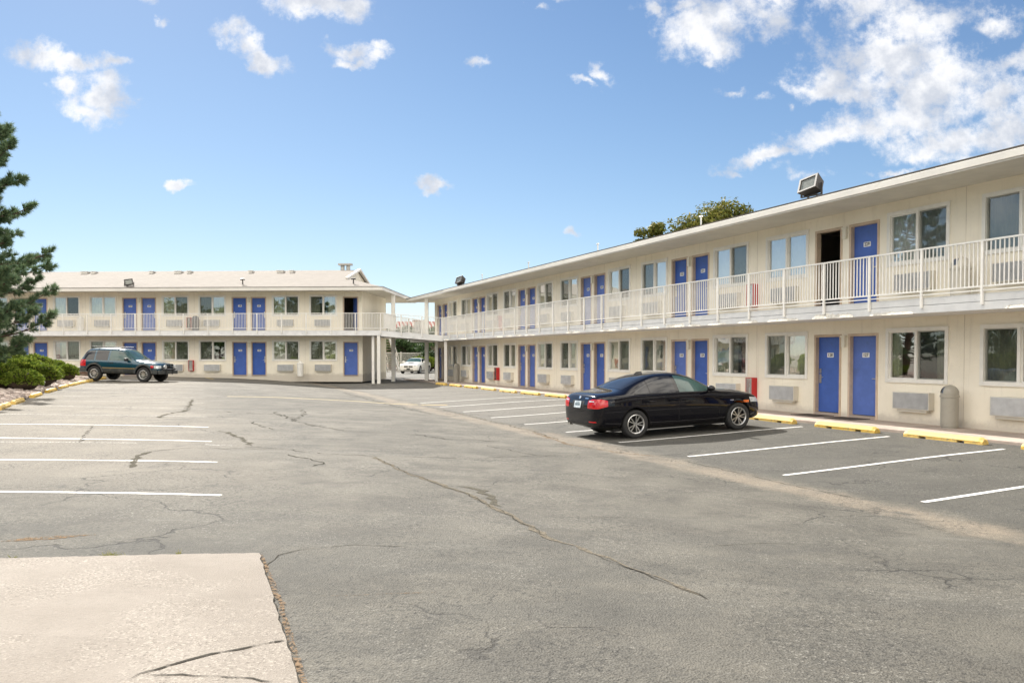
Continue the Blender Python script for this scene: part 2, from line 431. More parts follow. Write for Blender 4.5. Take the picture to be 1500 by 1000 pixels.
# bay lines, left
Lr = [(324,725.3),(318,676.8),(310,646.4),(305.3,625.6),(302,610.4),(300.3,598.8),(299.5,590)]
last = None
for i, (x, y) in enumerate(Lr):
    a = G(x, y); b_ = a + Vector((-12.0+i*.35, .35, 0))
    ribbon('parking_line', [a, b_], .09, M['stripe'] if i < 4 else M['stripe_old']); last = a
prev = G(*Lr[-2]); stepv = (last-prev)
for i in range(1, 7):
    a = last + stepv*i; b_ = a + Vector((-9.6+i*.55, .35, 0))
    ribbon('parking_line', [a, b_], .10, M['stripe_old'])
a = G(300, 651); ribbon('parking_line', [a, G(345, 653)], .07, M['stripe_old'])
a = G(0, 647); ribbon('parking_line', [a, G(200, 648.5)], .06, M['stripe_old'])
ribbon('parking_line', [G(333,580.5), G(420,582.5), G(520,587.5), G(612,592.6)], .13, M['stripe_faint'])
ribbon('parking_line', [G(616,592.8), G(655,593)], .16, M['stripe_yellow'])
for a, b_ in (((295.5,551.5),(312.5,555.2)), ((354,551.8),(369,555.5)), ((408.7,552),(426.6,556)), ((463.5,552.5),(488,556.6)), ((519.5,552.9),(511.3,558.4))):
    ribbon('parking_line', [G(*a), G(*b_)], .13, M['stripe_yellow'])
ribbon('parking_line', [G(440,556.2), G(511,557)], .10, M['stripe_faint'])

def crack(pts, w, mat='crack', jag=.05, wj=.8, seed=1, up=.004, seg=.14):
    ribbon('asphalt_crack', [G(*p) for p in pts], w, M[mat], up, seg, jag, wj, seed)
crack([(545,668),(590,690),(640,708),(680,722),(740,750),(800,785),(870,810),(940,838),(1000,860),(1028,872)], .085, 'seam', .035, .7, 2)
crack([(548,669),(595,691),(642,709),(684,724),(742,752),(802,786)], .016, 'crack', .03, .8, 3, .006)
crack([(670,712),(700,716),(735,742)], .13, 'tar', .07, .6, 33, .005)
crack([(870,811),(940,839),(1000,861),(1040,880)], .018, 'crack', .03, .8, 4, .006)
crack([(315,652),(400,656),(480,665),(545,668),(700,671),(860,665)], .03, 'crack', .06, .7, 5)
crack([(281,585),(275,600),(266.7,602.5),(240,607.5),(232,612)], .16, 'tar', .07, .6, 6)
crack([(262,601),(330,603),(400,606.7),(433,612)], .05, 'crack', .08, .7, 7)
crack([(365,617),(376,621),(387,625.5),(400,629)], .06, 'crack', .08, .6, 8)
crack([(318,631),(333,633),(354.7,642.7),(369,653)], .15, 'tar', .05, .6, 9)
crack([(222.7,661),(203,667),(197,676),(190,685)], .12, 'tar', .03, .6, 10)
crack([(222,661),(270,656),(330,657),(400,657)], .03, 'crack', .05, .7, 11)
crack([(136,622),(126,636),(116,648)], .03, 'crack', .05, .7, 12)
crack([(400,603),(433,616.7),(466.7,625),(510,631.7),(600,635),(653,643),(733,646)], .06, 'crack', .1, .8, 13)
crack([(430,617),(445,606),(440,600)], .05, 'crack', .1, .8, 14)
crack([(421.7,665),(450,672),(476.7,677.3),(458,683)], .035, 'crack', .05, .7, 15)
crack([(633,596.7),(683,608),(733,620),(786.7,633),(816.7,643.3)], .07, 'tar', .07, .7, 16)
crack([(620,606),(660,609),(690,607),(730,610)], .05, 'crack', .08, .8, 17)
crack([(1000,674),(1060,688),(1133,705),(1206.7,720.7),(1253,730)], .025, 'crack', .04, .8, 18)
crack([(1300,757),(1380,776),(1460,793)], .015, 'crack', .02, .8, 19)
crack([(1040,800),(1110,796),(1200,797)], .012, 'crack', .02, .9, 20)
crack([(385,833),(410,813),(440,805),(520,797),(600,800)], .014, 'crack', .02, .8, 21)
crack([(700,650),(790,668),(900,671),(1000,664)], .02, 'crack', .05, .8, 22)
crack([(845,757),(900,757),(960,760)], .012, 'crack', .02, .9, 23)
crack([(500,575),(530,582),(560,590),(600,600),(633,606)], .06, 'crack', .1, .8, 24)
crack([(0,793),(40,790),(90,786),(140,783)], .16, 'sand', .02, .5, 25, .003)
crack([(470,873),(560,870),(640,868)], .018, 'sand', .015, .7, 26)
crack([(780,633),(830,650),(900,662),(960,668)], .12, 'sand', .05, .7, 27, .005)

# concrete apron bottom left
def apron_mat():
    m, nt, out = new_mat('apron_concrete'); b = NB(nt)
    p = b.n('ShaderNodeBsdfPrincipled'); b.l(p.outputs[0], out.inputs[0]); co = b.coord()
    c = b.mix(b.sstep(b.noise(co, .9, 6, .6), .35, .65), (.215,.187,.156), (.262,.232,.198))
    c = b.mix(b.sstep(b.noise(co, 22, 6, .7), .5, .7, 0, .6), c, (.20,.175,.145))
    c = b.mix(b.sstep(b.noise(b.mapping(co, rot=(0,0,.4), sc=(.5,1.6,1)), 1.1, 7, .68), .5, .75, 0, .55), c, (.17,.147,.122))
    c = b.mix(b.sstep(b.noise(co, 2.6, 3, .5), .68, .74, 0, .5), c, (.20,.175,.15))
    vo = b.n('ShaderNodeTexVoronoi'); vo.inputs['Scale'].default_value = 85; b.l(co, vo.inputs['Vector'])
    sp = b.n('ShaderNodeSeparateColor'); b.l(vo.outputs['Color'], sp.inputs[0])
    msk = b.sstep(b.noise(co, 1.5, 4, .6), .42, .6)
    c = b.mix(b.math('MULTIPLY', b.sstep(sp.outputs[0], .7, .95, 0, .45), msk), c, (.46,.42,.36))
    c = b.mix(b.math('MULTIPLY', b.sstep(sp.outputs[1], .8, .97, 0, .7), msk), c, (.13,.11,.09))
    b.l(c, p.inputs['Base Color']); p.inputs['Roughness'].default_value = .9
    h = b.math('ADD', b.noise(co, 90, 4, .7), b.math('MULTIPLY', vo.outputs['Distance'], 1.1))
    b.l(b.bump(h, .6, .008), p.inputs['Normal'])
    return m
M['apron'] = apron_mat()
c0 = G(380, 812); c1 = G(-160, 824); c2 = G(438, 1004); c2 = c2 + (c2-c0).normalized()*6; c3 = c2 + (c1-c0)
N = 60; K = 90; jr = random.Random(9); jit = {}; mb = MB(); top = .015
def ap(i, j):
    u, v = i/N, j/K; p = (c0*(1-u)+c1*u)*(1-v) + (c2*(1-u)+c3*u)*v
    if i == 0 or j == 0:
        if (i, j) not in jit: jit[i, j] = Vector((jr.uniform(-.008,.008), jr.uniform(-.008,.008), 0))
        p = p + jit[i, j]
    return Vector((p.x, p.y, gz(p.x, p.y)+top))
gv = [ap(i, j) for j in range(K+1) for i in range(N+1)]
mb.raw(gv, [(j*(N+1)+i, j*(N+1)+i+1, (j+1)*(N+1)+i+1, (j+1)*(N+1)+i) for j in range(K) for i in range(N)])
for i in range(N): a, b_ = ap(i, 0), ap(i+1, 0); mb.face([a, b_, b_-Vector((0,0,.05)), a-Vector((0,0,.05))])
for j in range(K): a, b_ = ap(0, j), ap(0, j+1); mb.face([a, b_, b_-Vector((0,0,.05)), a-Vector((0,0,.05))])
mb.build('concrete_apron', M['apron'], kind='structure')
for pts, w, s_ in (([(190,999),(205,990),(232,985),(270,972),(310,962),(360,952),(418,942)], .016, 41), ([(215,991.5),(300,993),(370,998),(400,1003)], .009, 42)):
    ribbon('concrete_crack', [G(*p) for p in pts], w, M['crack'], .019, .05, .012, .8, s_)
e = (c2-c0).normalized(); nrm = Vector((-e.y, e.x, 0))
if nrm.x < 0: nrm = -nrm
ribbon('sand_joint', [c0+nrm*.004, c0+e*.3+nrm*.014, c0+e*.6+nrm*.016, c0+e*.9+nrm*.028, c0+e*1.15+nrm*.024, c0+e*1.4+nrm*.045, c0+e*1.6+nrm*.03, c0+e*4+nrm*.015], .034, M['sand'], .009, .022, .005, .30, 43)
ribbon('joint_gap', [c0-e*.02+nrm*.0, c0+e*4], .014, M['crack'], .0115, .05, .006, .6, 44)
e2 = (c1-c0).normalized(); n2 = Vector((e2.y, -e2.x, 0));
if n2.y < 0: n2 = -n2
ribbon('joint_gap', [c0+n2*.008, c1+n2*.008], .018, M['crack'], .006, .06, .005, .6, 45)

# ------------------------------------------------------------------ motel wings
H2 = 2.82                      # floor to floor
def facade(x0, x1, openings, z1=5.40, th=.16):
    mb = MB()
    xs = sorted({x0, x1, *[o[0] for o in openings], *[o[1] for o in openings]})
    for a, b in zip(xs, xs[1:]):
        cuts = sorted([(o[2], o[3]) for o in openings if o[0] <= a+1e-6 and o[1] >= b-1e-6])
        z = -.35
        for c0, c1 in cuts + [(z1, z1)]:
            if c0 > z:
                mb.face([(a,0,z),(b,0,z),(b,0,c0),(a,0,c0)])
            z = c1
    for a, b, c, d in openings:
        mb.face([(a,0,c),(a,th,c),(a,th,d),(a,0,d)]); mb.face([(b,0,c),(b,0,d),(b,th,d),(b,th,c)])
        mb.face([(a,0,d),(a,th,d),(b,th,d),(b,0,d)]); mb.face([(a,0,c),(b,0,c),(b,th,c),(a,th,c)])
    return mb

WW, WZ0, WZ1 = 1.62, 1.03, 2.20
def window_meshes():
    d = {}
    f = MB(); w, z0, z1 = WW/2, WZ0, WZ1; t = .075
    f.box(-w-t, -w+.012, -.03, .05, z0-t, z1+t).box(w-.012, w+t, -.03, .05, z0-t, z1+t)
    f.box(-w+.012, w-.012, -.03, .05, z1-.012, z1+t).box(-w+.012, w-.012, -.045, .05, z0-t, z0+.012)
    f.box(-.035, .035, -.022, .06, z0+.012, z1-.012)
    for sx in (-1, 1):     # sash rails
        a, b = (-w+.012, -.035) if sx < 0 else (.035, w-.012)
        f.box(a, a+.03, .02, .06, z0+.012, z1-.012).box(b-.03, b, .02, .06, z0+.012, z1-.012)
        f.box(a+.03, b-.03, .02, .06, z0+.012, z0+.042).box(a+.03, b-.03, .02, .06, z1-.042, z1-.012)
    d['frame'] = f.mesh('window', M['trim'])
    g = MB()
    for a, b in ((-w+.04, -.06), (.06, w-.04)): g.face([(a,.045,z0+.03),(b,.045,z0+.03),(b,.045,z1-.03),(a,.045,z1-.03)])
    d['pane'] = g.mesh('pane', M['glass'])
    for nm, (a, b) in (('L', (-w+.02, -.04)), ('R', (.04, w-.02))):
        s = MB(); s.face([(a,.012,z0+.02),(b,.012,z0+.02),(b,.012,z1-.02),(a,.012,z1-.02)])
        d['screen'+nm] = s.mesh('screen', M['screen'])
    def cur(a, b, seed, mat, y=.11):
        c = MB(); r = random.Random(seed); n = max(8, int((b-a)/.018)); ph = r.random()*6; k = 40+r.random()*16
        V = []; fold = [.022*math.sin((a+(b-a)*i/n)*k+ph+1.2*math.sin((a+(b-a)*i/n)*7+ph)) for i in range(n+1)]
        for z in (z0-.18, z1+.12):
            for i in range(n+1):
                x = a+(b-a)*i/n; V.append((x, y+fold[i]*(1.0 if z > 1.5 else 1.4), z))
        c.raw(V, [(i, i+1, n+2+i, n+1+i) for i in range(n)])
        return c.mesh('curtain', mat, smooth=True)
    C, Wt = M['curtain'], M['curtain_white']
    d['full'] = [cur(-w, w, 1, C)]; d['left'] = [cur(-w, -.15, 2, C)]; d['right'] = [cur(.15, w, 3, C)]
    d['gap'] = [cur(-w, -.25, 4, C), cur(.3, w, 5, C)]
    d['white'] = [cur(-w, w, 6, Wt)]; d['redL'] = [cur(-w, -w+.28, 7, M['curtain_red']), cur(-w+.27, w, 8, C, .25)]
    d['redR'] = [cur(-w, .25, 9, C), cur(.23, .46, 10, M['curtain_red'], .25)]
    d['thin'] = [cur(-w, -w+.3, 11, C), cur(w-.34, w, 12, C)]
    return d
WM = window_meshes()
def digits(txt, size):
    cu = bpy.data.curves.new('digits', 'FONT'); cu.body = txt; cu.size = size; cu.align_x = 'CENTER'; cu.align_y = 'CENTER'
    cu.offset = .0035; cu.resolution_u = 2
    o = bpy.data.objects.new('digits', cu); COL.objects.link(o)
    dg = bpy.context.evaluated_depsgraph_get(); me = o.evaluated_get(dg).to_mesh()
    r = ([tuple(v.co) for v in me.vertices], [tuple(p.vertices) for p in me.polygons])
    o.evaluated_get(dg).to_mesh_clear(); bpy.data.objects.remove(o); bpy.data.curves.remove(cu)
    return r
DWD = .86                      # door leaf width
def door_meshes():
    d = {}
    l = MB(); l.box(-DWD/2, DWD/2, .105, .145, .085, 2.105); d['leaf'] = l.mesh('door', M['door'])
    f = MB()
    for s in (-1, 1):
        a = s*DWD/2
        f.box(min(a, a+s*.065), max(a, a+s*.065), -.014, .14, .0, 2.17)
    f.box(-DWD/2, DWD/2, -.014, .14, 2.105, 2.17); d['frame'] = f.mesh('door_frame', M['jamb'])
    t = MB(); t.box(-DWD/2, DWD/2, -.03, .14, .0, .07); d['sill'] = t.mesh('threshold', M['concrete'])
    for s, nm in ((-1, 'L'), (1, 'R')):
        h = MB(); x = s*(DWD/2-.07)
        h.box(x-.035, x+.035, .092, .105, .86, 1.10); h.box(x-.028, x+.028, .090, .105, 1.13, 1.25)
        h.tube([(x, .07, 1.02), (x-s*.12, .07, 1.02)], .011); h.tube([(x, .07, 1.02), (x, .106, 1.02)], .014)
        d['handle'+nm] = h.mesh('handle', M['metal'])
    return d
DM = door_meshes()
def plate_mesh(txt):
    p = MB(); w, h = .115, .062
    pts = []
    for cx, cz, a0 in ((w-.02, h-.02, 0), (-w+.02, h-.02, 90), (-w+.02, -h+.02, 180), (w-.02, -h+.02, 270)):
        for k in range(4): t = R(a0+30*k); pts.append((cx+.02*math.cos(t), cz+.02*math.sin(t)))
    n = len(pts)
    p.raw([(x, 0, z) for x, z in pts] + [(x, .008, z) for x, z in pts], [tuple(range(n))] + [(k, (k+1) % n, n+(k+1) % n, n+k) for k in range(n)])
    p.mi = 1; v, f = digits(txt, .115)
    p.raw([(x, -.0025, y) for x, y, z in v], f)
    return p.mesh('number_plate', [M['plate'], M['ink']], fix=False)
def ac_meshes():
    a = MB(); a.box(-.52, .52, -.17, 0, .33, .74); a.box(-.42, .42, -.13, 0, .27, .33)
    g = MB(); g.box(-.50, .50, -.175, -.170, .345, .725)
    for k in range(15):
        z = .36+.0245*k; g.face([(-.49,-.176,z),(.49,-.176,z),(.49,-.192,z+.012),(-.49,-.192,z+.012)]); g.face([(-.49,-.192,z+.012),(.49,-.192,z+.012),(.49,-.176,z+.017),(-.49,-.176,z+.017)])
    return a.mesh('air_conditioner', M['ac']), g.mesh('grille', M['grille'])
ACM = ac_meshes()
lm = MB(); lm.box(-.055, .055, -.075, 0, 1.83, 2.08); lm.box(-.075, .075, -.09, 0, 2.08, 2.13)
LAMP = lm.mesh('wall_lamp', M['lamp'])
sy = random.Random(5)

def rail_mesh(a, b, name, parent, post_pitch=1.45, za=0, zb=0, gap=.095, post_lo=2.62, posts=True, off=0.0):
    """steel balustrade between two local points a, b (x, y); floor heights za, zb added"""
    a = Vector((*a, za)); b = Vector((*b, zb)); L = (b-a).length; d = (b-a)/L
    m = MB(); P = lambda t, z: a + (b-a)*t + Vector((0, 0, z))
    m.bar(P(0, 3.88), P(1, 3.88), .045, .035); m.bar(P(0, 2.98), P(1, 2.98), .03, .03)
    m.bar(P(0, 2.90), P(1, 2.90), .022, .022)
    n = int(L/gap)
    for i in range(1, n):
        t = i/n; m.bar(P(t, 2.995), P(t, 3.865), .0195, .0195, up=d)
    ro = m.build(name, M['rail'], parent)
    if posts:
        k = max(1, round(L/post_pitch)); pm = None
        for i in range(k+1):
            q = MB(); t = i/k
            q.bar(P(t, post_lo), P(t, 3.862), .05, .05, up=d)
            q.build('post', M['rail'], ro)
    return ro

def wing(root, x0, x1, bays, lower0, style, skip_doors=(), open_doors=(), end_bay=None, depth=12.0, ceil_z=5.40):
    ops = []; doors = []; wins = []
    num = lower0
    for ci, c in enumerate(bays):
        for fl in (0, 1):
            for s in (-1, 1):
                x = c+s*.615
                if x0+.45 < x < x1-.12 and (ci, s) not in skip_doors: doors.append((x, fl, s, ci))
                w = c+s*2.24*style
                if x0+.9 < w < x1-.9: wins.append((w, fl, s, ci))
    for x, fl, s, ci in doors: ops.append((x-DWD/2-.06, x+DWD/2+.06, fl*H2+.0 if fl else 0.0, fl*H2+2.16))
    for x, fl, s, ci in wins: ops.append((x-WW/2-.01, x+WW/2+.01, fl*H2+WZ0-.01, fl*H2+WZ1+.01))
    mb = facade(x0, x1, ops)
    # end and back walls
    for x in (x0, x1): mb.face([(x,0,-.35),(x,depth,-.35),(x,depth,5.4),(x,0,5.4)])
    mb.face([(x0,depth,-.35),(x1,depth,-.35),(x1,depth,5.4),(x0,depth,5.4)])
    mb.build('wall', M['stucco'], root)
    for c in bays:
        for q in (c-3.525,):
            if x0+.3 < q < x1-.3:
                for za, zb in ((.02, 2.515), (2.85, 5.38)):
                    jm = MB(); jm.box(q-.006, q+.006, -.0035, -.001, za, zb); jm.build('wall_joint', M['joint'], root)
    # rooms: floors, party walls and rear partitions
    rm = MB(); rm.box(x0+.05, x1-.05, 4.6, 4.7, -.2, 5.4)
    for c in bays:
        for q in (c, c+3.525):
            if x0 < q < x1: rm.box(q-.06, q+.06, .17, 4.6, -.2, 5.4)
    rm.box(x0+.05, x1-.05, .17, 4.6, 2.6, 2.70)
    rm.build('room_partitions', M['room'], root)
    fl_ = MB(); fl_.box(x0+.05, x1-.05, .17, 4.6, -.05, .0); fl_.box(x0+.05, x1-.05, .17, 4.6, 2.80, 2.84)
    fl_.build('room_floors', M['carpet'], root)
    return doors, wins

def outfit(root, doors, wins, number, open_set, curtains, label_seed):
    r = random.Random(label_seed)
    for x, fl, s, ci in doors:
        z = fl*H2; y = 0
        num = number(ci, fl, s)
        is_open = (ci, fl, s) in open_set
        if is_open:
            fr = link('door', DM['frame'], root, (x, 0, z)); link('threshold', DM['sill'], fr)
            if open_set[(ci, fl, s)]:
                lf = link('door_leaf', DM['leaf'], fr, (DWD/2+.02, .16, 0), R(-open_set[(ci, fl, s)])); 
                lf.data = DM['leaf'].copy()
                for v in lf.data.vertices: v.co.x -= DWD/2; v.co.y -= .1
            continue
        o = link('door', DM['leaf'], root, (x, 0, z))
        link('door_frame', DM['frame'], o); link('threshold', DM['sill'], o)
        link('handle', DM['handleL' if s < 0 else 'handleR'], o)
        link('number_plate', plate_mesh(num), o, (0, .097, 1.62))
    for c in sorted({(round(x-s*.615, 3), fl) for x, fl, s, ci in doors}):
        link('wall_lamp', LAMP, root, (c[0], 0, c[1]*H2))
    for x, fl, s, ci in wins:
        z = fl*H2
        o = link('window', WM['frame'], root, (x, 0, z))
        link('pane', WM['pane'], o)
        kind = curtains(ci, fl, s, r)
        if (ci, fl, s) not in NOSCREEN: link('screen', WM['screenR' if s > 0 else 'screenL'], o)
        for me in WM[kind]: link('curtain', me, o)
        a = link('air_conditioner', ACM[0], root, (x-.12*0, 0, z)); link('grille', ACM[1], a)
NOSCREEN = set()

# ---- right wing
ROT_R = math.atan2(-U.y, -U.x)
BZR = .15
right = thing('motel_building', 'long cream two storey motel wing on the right with blue doors and white balcony railing', 'motel', MI*DW+Vector((0,0,BZR)), ROT_R)
bays = [-16.6+7.05*k for k in (2,1,0,-1,-2,-3,-4,-5)]
RX0, RX1 = -53.6, 4.2
dr, wn = wing(right, RX0, RX1, bays, 127, 1.0)
NOSCREEN |= {(2,1,-1)}
def num_r(ci, fl, s):
    k = ci-2; n = 127 + 2*k + (1 if s < 0 else 0)
    return str(n + (102 if fl else 0))
def cur_r(ci, fl, s, r):
    if fl == 1: return 'white' if ci in (2, 3) else r.choice(['full','white','left','full'])
    if ci == 2: return {1: 'thin', -1: 'full'}[s]
    if ci == 1: return 'full'
    if ci == 3: return {1: 'redR', -1: 'redR'}[s]
    return r.choice(['full','gap','left','right','full'])
outfit(right, dr, wn, num_r, {(2,1,-1): 0}, cur_r, 3)

def slab(root, x0, x1, y0, y1, z0=2.52, z1=2.84):
    m = MB(); m.box(x0, x1, y0, y1, z0, z1); return m
s_ = slab(right, RX0-1.3, RX1+.02, -1.35, -.002); s_.box(RX0-1.3, RX1+.02, -1.364, -1.3505, 2.515, 2.675); s_.build('balcony_slab', M['slab'], right, bevel=.006)
jm = MB(); jm.box(RX0-1.3, RX1, -1.3565, -1.3508, 2.679, 2.690); jm.build('slab_joint_shadow', M['groove_shade'], right)  # thin dark strip painted in as the groove's shadow at the slab joint
# ragged lips low on the slab face, shaped to stand in for sunlit patches
fl_ = MB(); rr = random.Random(3); x = -47
while x < RX1:
    fl_ = MB()
    w = .6+rr.random()*.75
    if rr.random() < .7:
        n = 22; h = .045+rr.random()*.065
        topz = [2.535 + h*min(1, .15+1.1*min(1, 9*min(i, n-i)/n))*(.55+.45*rr.random()) for i in range(n+1)]
        V = [(x+w*i/n, -1.388-.012*rr.random(), 2.514) for i in range(n+1)] + [(x+w*i/n, -1.3655, topz[i]) for i in range(n+1)]
        fl_.raw(V, [(i, i+1, n+2+i, n+1+i) for i in range(n)])
        fl_.build('sun_patch', M['patch'], right, fix=False)
    x += w + .2+rr.random()*.35
rail_mesh((-47.4,-1.40), (RX1,-1.40), 'railing', right)
rail_mesh((-53.6,-1.40), (-51.4,-1.40), 'railing', right)

def hip_roof(root, x0, x1, depth, ov, e, slope, gx=None, hip_lo=False, hip_hi=False, endov=1.6):
    """low pitched roof, long axis x; hip_hi = dutch hip at x1, hip_lo = plain hip at x0"""
    ya, yb = -ov, depth+ov; yr = depth/2; zr = e + slope*(yr-ya)
    m = MB(); xa = x0-endov if hip_lo else x0; xb = x1+endov if hip_hi == 'dutch' or hip_hi else x1
    th = .03
    run = yr-ya
    if hip_hi == 'dutch':
        zb = e+slope*(xb-gx); yc = ya+(xb-gx); yc2 = yb-(xb-gx)
        m.face([(xa,ya,e),(xb,ya,e),(gx,yc,zb),(gx,yr,zr),(xa,yr,zr)])
        m.face([(xa,yb,e),(xa,yr,zr),(gx,yr,zr),(gx,yc2,zb),(xb,yb,e)])
        m.face([(xb,ya,e),(xb,yb,e),(gx,yc2,zb),(gx,yc,zb)])
        g = MB(); g.face([(gx-.12,yc-.1,zb),(gx-.12,yr,zr-.03),(gx-.12,yc2+.1,zb)]); g.build('gable', M['stucco'], root)
        k = MB(); up = Vector((0,0,1))
        k.bar((gx+.06,yc-.25,zb-.02), (gx+.06,yr,zr+.03), .16, .14); k.bar((gx+.06,yc2+.25,zb-.02), (gx+.06,yr,zr+.03), .16, .14)
        k.build('rake_board', M['fascia'], root)
    elif hip_lo:
        xr = xa+run
        m.face([(xa,ya,e),(xb,ya,e),(xb,yr,zr),(xr,yr,zr)]); m.face([(xa,yb,e),(xr,yr,zr),(xb,yr,zr),(xb,yb,e)])
        m.face([(xa,ya,e),(xr,yr,zr),(xa,yb,e)])
    o = m.build('roof', M['shingle'], root)
    # fascia, drip edge, soffit
    f = MB(); t = .03
    f.box(xa, xb, ya-t, ya, e-.205, e-.004); f.box(xa, xb, yb, yb+t, e-.205, e-.004)
    if hip_hi: f.box(xb, xb+t, ya-t, yb+t, e-.205, e-.004)
    if hip_lo: f.box(xa-t, xa, ya-t, yb+t, e-.205, e-.004)
    f.build('fascia', M['fascia'], root)
    dz = MB(); dz.box(xa-.05, xb+.05, ya-.06, ya+.02, e-.004+.002, e+.018)
    if hip_hi: dz.box(xb-.02, xb+.06, ya+.021, yb, e-.002, e+.018)
    if hip_lo: dz.box(xa-.06, xa+.02, ya+.021, yb, e-.002, e+.018)
    dz.build('drip_edge', M['drip'], root)
    s = MB(); s.face([(xa,ya,e-.17),(xb,ya,e-.17),(xb,yb,e-.11),(xa,yb,e-.11)]); s.build('soffit', M['soffit'], root)
    return e, zr
hip_roof(right, RX0, RX1, 12, 1.55, 5.51, .25, hip_lo=True)
# front gutter board is thicker on the near two thirds of the wing
gb = MB(); gb.box(-46.6, RX1, -1.615, -1.583, 5.335, 5.485); gb.build('gutter', M['fascia'], right, bevel=.008)
for x in (-41.5, -35.2, -28.4, -21.6):
    v = MB(); v.tube([(x,-1.0,5.6),(x,-1.0,5.95)], .025); v.tube([(x-.07,-1.0,5.95),(x+.07,-1.0,5.95)], .03); v.build('roof_vent', M['metal'], right)
wk = MB(); wk.box(RX0-1.6, RX1+20, -1.75, -.003, -.30, 0)
wkm = wk.build('walkway', M['concrete'], None, bevel=.015, kind='structure'); wkm.location = MI*DW+Vector((0,0,BZR)); wkm.rotation_euler = (0,0,ROT_R)

# ---- left wing
BZL = .47; YAWL = R(-3)
c = ray(531, 500); LO = Vector((c.x/c.y*51.5, 51.5, BZL))
def WL(lx, ly, lz=0):
    q = Matrix.Rotation(YAWL, 3, 'Z') @ Vector((lx, ly, lz)); return LO + q
left = thing('motel_building', 'far cream motel wing at the left under a tan shingle roof', 'motel', LO, YAWL)
LX0, LX1 = -40.0, 0.0
baysL = [-.13-7.12*k for k in range(0, 6)]
dl, wl = wing(left, LX0, LX1, baysL, 141, 1.055, skip_doors=((0,1),), depth=7.2)
def num_l(ci, fl, s): return str(143 + 2*ci + (1 if s < 0 else 0) + (102 if fl else 0))
def cur_l(ci, fl, s, r): 
    if (ci, fl, s) == (2,0,-1): return 'full'
    if (ci, fl, s) == (3,0,1): return 'redL'
    return r.choice(['full','full','gap','left','right'])
outfit(left, dl, wl, num_l, {(0,1,-1): 55}, cur_l, 8)
s_ = slab(left, LX0, 1.45, -1.35, -.002); s_.box(.002, 1.45, -.001, 8.0, 2.52, 2.84); s_.build('balcony_slab', M['slab'], left, bevel=.01)
rail_mesh((LX0,-1.40), (1.45,-1.40), 'railing', left, post_pitch=1.55)
hip_roof(left, LX0, LX1, 9, 1.6, 5.47, .27, gx=-1.3, hip_hi='dutch')
for px, w in ((116.5,.42),(130,.22),(218,.22),(258,.42),(275,.22),(367,.22),(411,.42),(428,.22)):
    r_ = ray(px, 400); t = 55.6/r_.y; lx = (Matrix.Rotation(-YAWL, 3, 'Z') @ (r_*t - LO)).x
    v = MB(); v.box(lx-w/2, lx+w/2, 3.6, 3.95, 6.72, 7.0); v.box(lx-w/2-.05, lx+w/2+.05, 3.55, 4.0, 7.001, 7.05); v.build('roof_vent', M['fascia'], left)
for px in (351, 517):
    r_ = ray(px, 400); t = 50.8/r_.y; lx = (Matrix.Rotation(-YAWL, 3, 'Z') @ (r_*t - LO)).x
    v = MB(); v.tube([(lx,-.6,5.6),(lx,-.6,6.05)], .04); v.tube([(lx-.14,-.6,6.04),(lx+.14,-.6,6.06)], .05); v.build('roof_vent', M['bronze'], left)
ch = MB()
for dx in (-.2, .2): ch.lathe([(.14,6.6),(.14,7.5)], 14, mat=Matrix.Translation((-2.4+dx, 5.2, 0)))
ch.box(-2.86, -1.94, 4.95, 5.45, 7.52, 7.64); ch.build('chimney', M['metal_grey'], left)

# ---- covered link between the wings
link_ = thing('elevated_walkway', 'white elevated walkway with railing joining the two motel wings over the passage', 'walkway')
FL_, FR_ = WL(1.452,-1.35), WR(-47.4,-1.352); BL_, BR_ = WL(1.452,2.6), WR(-51.45,-1.352)
FL_.z = BL_.z = BZL; FR_.z = BR_.z = BZR
m = MB(); P4 = [FL_, FR_, BR_, BL_]
lo = [p + Vector((0,0,2.48)) for p in P4]; hi = [p + Vector((0,0,2.835)) for p in P4]
m.raw(lo+hi, [(3,2,1,0),(4,5,6,7),(0,1,5,4),(1,2,6,5),(2,3,7,6),(3,0,4,7)]); m.build('deck', M['slab'], link_)
yo = Vector((0,-.05,0))
rail_mesh((FL_+yo).xy, (FR_+yo).xy, 'railing', link_, za=FL_.z, zb=FR_.z)
rail_mesh(BL_.xy, BR_.xy, 'railing', link_, za=FL_.z, zb=FR_.z)
rail_mesh(WL(1.6,-1.3).xy, WL(1.6,2.6).xy, 'railing', link_, za=FL_.z, zb=FL_.z, posts=False, gap=.09)
for p, zt, w in ((WL(1.30,-1.22), 2.515, .20), (WL(1.48,2.4), 5.3, .24), (WR(-51.45,-1.2), 5.4, .24), (WR(-49.4,-1.15), 2.515, .18), (WR(-47.35,-1.2), 2.515, .18), (WL(.9,-1.0), 2.515, .16)):
    q = MB(); z0 = gz(p.x, p.y)-.05; base = BZL if p.x < -6.5 else BZR
    q.box(p.x-w/2, p.x+w/2, p.y-w/2, p.y+w/2, z0, base+zt); q.build('column', M['trim'], link_, bevel=.01)

# ---- outdoor stair beside the left wing
st = thing('outdoor_staircase', 'cream steel outdoor stairs behind the columns at the end of the far wing', 'stairs', WL(-.85, 8.02))
st.rotation_euler = (0,0,YAWL)
m = MB()
for dx in (0, .86): m.bar((dx,0,2.75), (dx,3.9,.1), .05, .26)
m.build('stringer', M['trim'], st)
m = MB()
for k in range(14): t = (k+.5)/14; m.box(.03, .83, 3.9*t-.13, 3.9*t+.13, 2.77-2.65*t, 2.81-2.65*t)
m.build('tread', M['concrete'], st)
m = MB()
for dx in (0, .86):
    m.bar((dx,0,3.65), (dx,3.9,1.0), .04); m.bar((dx,0,3.2), (dx,3.9,.55), .03)
    for k in range(5): t = k/4; m.bar((dx,3.9*t,2.75-2.65*t), (dx,3.9*t,3.65-2.65*t), .035)
m.build('handrail', M['rail'], st)

